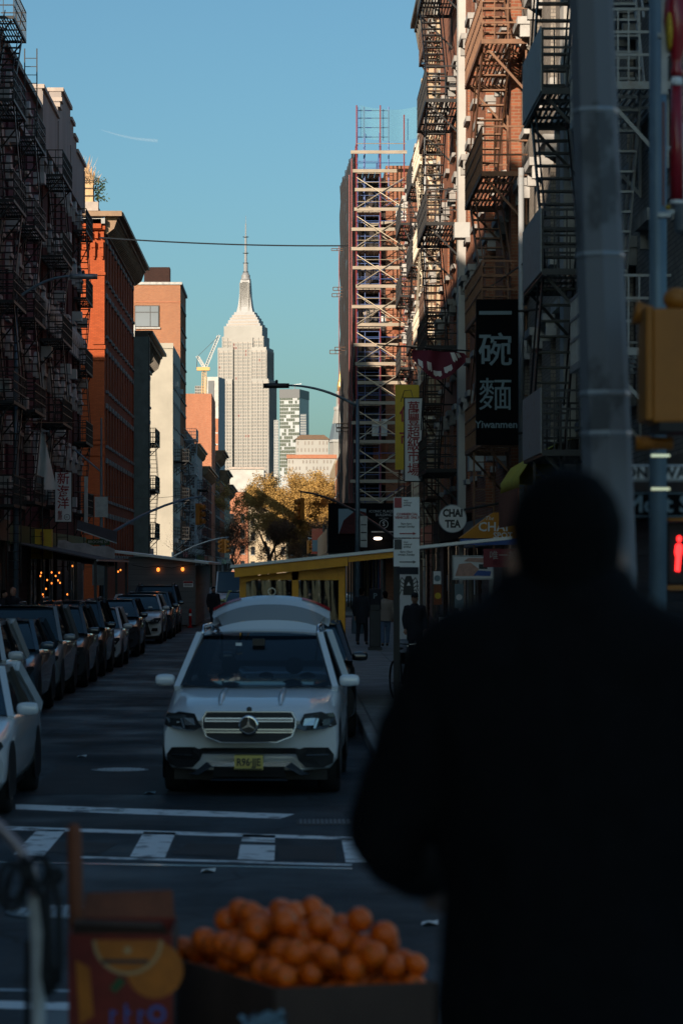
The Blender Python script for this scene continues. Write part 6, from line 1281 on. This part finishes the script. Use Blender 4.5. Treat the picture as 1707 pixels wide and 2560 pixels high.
# printed carton
pc = thing('printed_carton', 'dark red carton printed with an orange slice left of the tray', 'box', Vector((-.515, 8.5, 0))); zt_ = lambda py: P(0, py, 8.5).z; xt = lambda px: P(px, 0, 8.5).x+.515; w0, w1 = xt(172), xt(432); zt0 = zt_(2335)
MB().box(w0, w1, 0, .006, 1.0, zt0).build('front', K['cardprint'], pc); MB().box(w0, w0+.006, .006, .40, 1.0, zt0).build('side', K['cardprint'], pc); MB().box(w1-.006, w1, .006, .40, 1.0, zt0).build('side', K['card'], pc); MB().box(w0, w1, .40, .406, 1.0, zt0).build('back', K['cardprint'], pc); MB().box(w0, w1, .007, .399, 1.0, 1.01).build('bottom', K['card'], pc)
MB().rings([[(w0+.01, .0, zt0), (w1-.01, .0, zt0)], [(w0+.02, -.03, zt0+.05), (w1-.03, -.03, zt0+.04)], [(w0+.02, -.045, zt0+.035), (w1-.03, -.045, zt0+.025)]], cap=False, closed=False).build('front_flap', K['card'], pc); MB().poly([(w0+.01, .40, zt0), (w1-.01, .40, zt0), (w1-.02, .46, zt0+.08), (w0+.02, .46, zt0+.07)]).build('back_flap', K['redwood'], pc)
def hd(cx, cz, r, y, name, m_, a0=pi, a1=2*pi): MB().prism([(cx+cos(a0+(a1-a0)*i/24)*r, cz+sin(a0+(a1-a0)*i/24)*r) for i in range(25)], -y, -.001).build(name, K[m_], pc)
cx, cz = xt(320), zt_(2350); hd(cx, cz, .105, .002, 'printed_rind', 'printcream'); hd(cx, cz, .094, .003, 'printed_slice', 'printorange'); hd(xt(388), zt_(2425), .085, .0015, 'printed_orange', 'printorange', pi*.0, pi*2)
MB().lathe((0, 0, 0), [(.012, -.004), (.012, -.001)], 14, axis='Y').build('printed_centre', K['printcream'], pc, False, (cx, 0, cz-.03)); MB().box(xt(255), xt(372), -.0045, -.001, zt_(2408), zt_(2398)).build('printed_banner', K['letterdark'], pc); MB().prism([(xt(275), zt_(2470)), (xt(300), zt_(2440)), (xt(315), zt_(2455)), (xt(290), zt_(2482))], -.0035, -.001).build('printed_leaf', K['printgreen'], pc)  # cream disc is the pale centre of the printed slice
lt = MB(); lz = zt_(2535)
for i, px in enumerate((276, 312, 346)): lt.box(xt(px), xt(px+7), -.003, -.001, lz-.03, lz+(.03 if i % 2 else .012)); lt.box(xt(px), xt(px+16), -.0032, -.001, lz+.0, lz+.009)
lt.lathe((xt(393), 0, lz), [(.016, -.003), (.027, -.003), (.027, -.001), (.016, -.001), (.016, -.003)], 18, axis='Y', cap=False); lt.build('printed_marks', K['printblue'], pc)
MB().prism([(xt(200), zt_(2560)), (xt(235), zt_(2540)), (xt(225), zt_(2420)), (xt(190), zt_(2400))], -.003, -.001).build('printed_flame', K['printorange'], pc)
ws_ = tag(MB().path([P(198, 2480, 8.75), P(190, 2250, 8.75), P(187, 2085, 8.75), P(186, 2066, 8.75), P(186, 2058, 8.75)], .022, 12, radii=[.026, .024, .023, .019, .006]).build('wooden_stake', K['redwood'], None, True), 'red-brown wooden stake standing behind the printed carton', 'stake')
# hand cart frame with cords
hc_ = thing('hand_cart', 'worn white cart upright with bent tube and black cords at lower left', 'hand cart', Vector((P(95, 2400, 7.9).x, 7.9, gz_(7.9)))); o_ = hc_.location; q = lambda px, py, d=7.9: P(px, py, d)-o_
MB().path([(0, 0, 0), q(97, 2560), q(97, 2400), q(92, 2290), q(88, 2240)], .02, 12, radii=[.021, .021, .0205, .021, .021]).build('upright', K['whitepole'], hc_, True); MB().path([q(88, 2250), q(78, 2170), q(45, 2115), q(0, 2065), q(-60, 2020)], .016, 10).build('handle_tube', K['mauvepole'], hc_, True); MB().tube((-.035, .03, 0), q(70, 2350, 7.95), .008).build('stay', K['iron'], hc_)
cord = MB()
for (cx_, cy_, rx, ry, ph) in ((30, 2215, 32, 58, 0), (42, 2205, 24, 48, .5), (95, 2180, 26, 40, .3)): cord.path([P(cx_+rx*cos(t+ph), cy_+ry*sin(t), 7.86+.02*sin(3*t)) - o_ for t in [2*pi*i/24 for i in range(25)]], .0085, 8)
for pts in (((110, 2150), (132, 2180), (148, 2260), (150, 2400), (146, 2460)), ((120, 2190), (122, 2300), (128, 2400), (135, 2480)), ((60, 2140), (85, 2200), (100, 2235), (112, 2240)), ((105, 2235), (117, 2330), (112, 2440), (122, 2490)), ((140, 2170), (155, 2185), (146, 2205))): cord.path([q(a, c, 7.85) for a, c in pts], .010, 8)
cord.build('cord', K['rubber'], hc_, True)
pb = thing('plastic_bag', 'crumpled pale plastic scrap below the tray at the bottom edge', 'bag', P(660, 2556, 8.45)); b = MB()
for i in range(40): p = Vector((rnd.gauss(0, .03), rnd.gauss(0, .02), rnd.gauss(0, .012))); u = Vector((rnd.uniform(-1, 1), rnd.uniform(-1, 1), rnd.uniform(-1, 1)))*.022; w = u.orthogonal()*.8; b.poly([p-u, p+w, p+u, p-w])
b.build('film', K['letterblue'], pb)

for i, (px, py, m_, lab) in enumerate(((205, 1893, 'white', 'small paper scrap in the roadway left of the white car'), (520, 2180, 'tarp', 'pale scrap of litter in the intersection'), (375, 1985, 'letterblue', 'bluish scrap of litter near the stop line'), (1072, 2312, 'white', 'white paper scrap on the asphalt below the elbow of the man'))):
    c = G(px, py); b = MB(); r_ = .06
    b.rings([[(-r_, -.08, .006), (-r_*.2, -.07, .03), (r_, -.05, .008)], [(-r_*.8, .02, .02), (0, .03, .008), (r_*1.1, .05, .03)], [(-r_*.9, .09, .006), (.01, .1, .02), (r_*.7, .11, .008)]], cap=False, closed=False); tag(b.build('litter', K[m_], None, False, c), lab, 'litter')
# ================================================================ lettering becomes plain meshes
bpy.context.view_layer.update()
dg = bpy.context.evaluated_depsgraph_get()
for o in TEXTS:
    me = bpy.data.meshes.new_from_object(o.evaluated_get(dg)); me.name = o.name
    par, loc, rot, scl, nm_, dat = o.parent, o.location.copy(), o.rotation_euler.copy(), o.scale.copy(), o.name, o.data
    bpy.data.objects.remove(o); bpy.data.curves.remove(dat)
    n = bpy.data.objects.new(nm_, me); C.objects.link(n); n.parent = par; n.location = loc; n.rotation_euler = rot; n.scale = scl
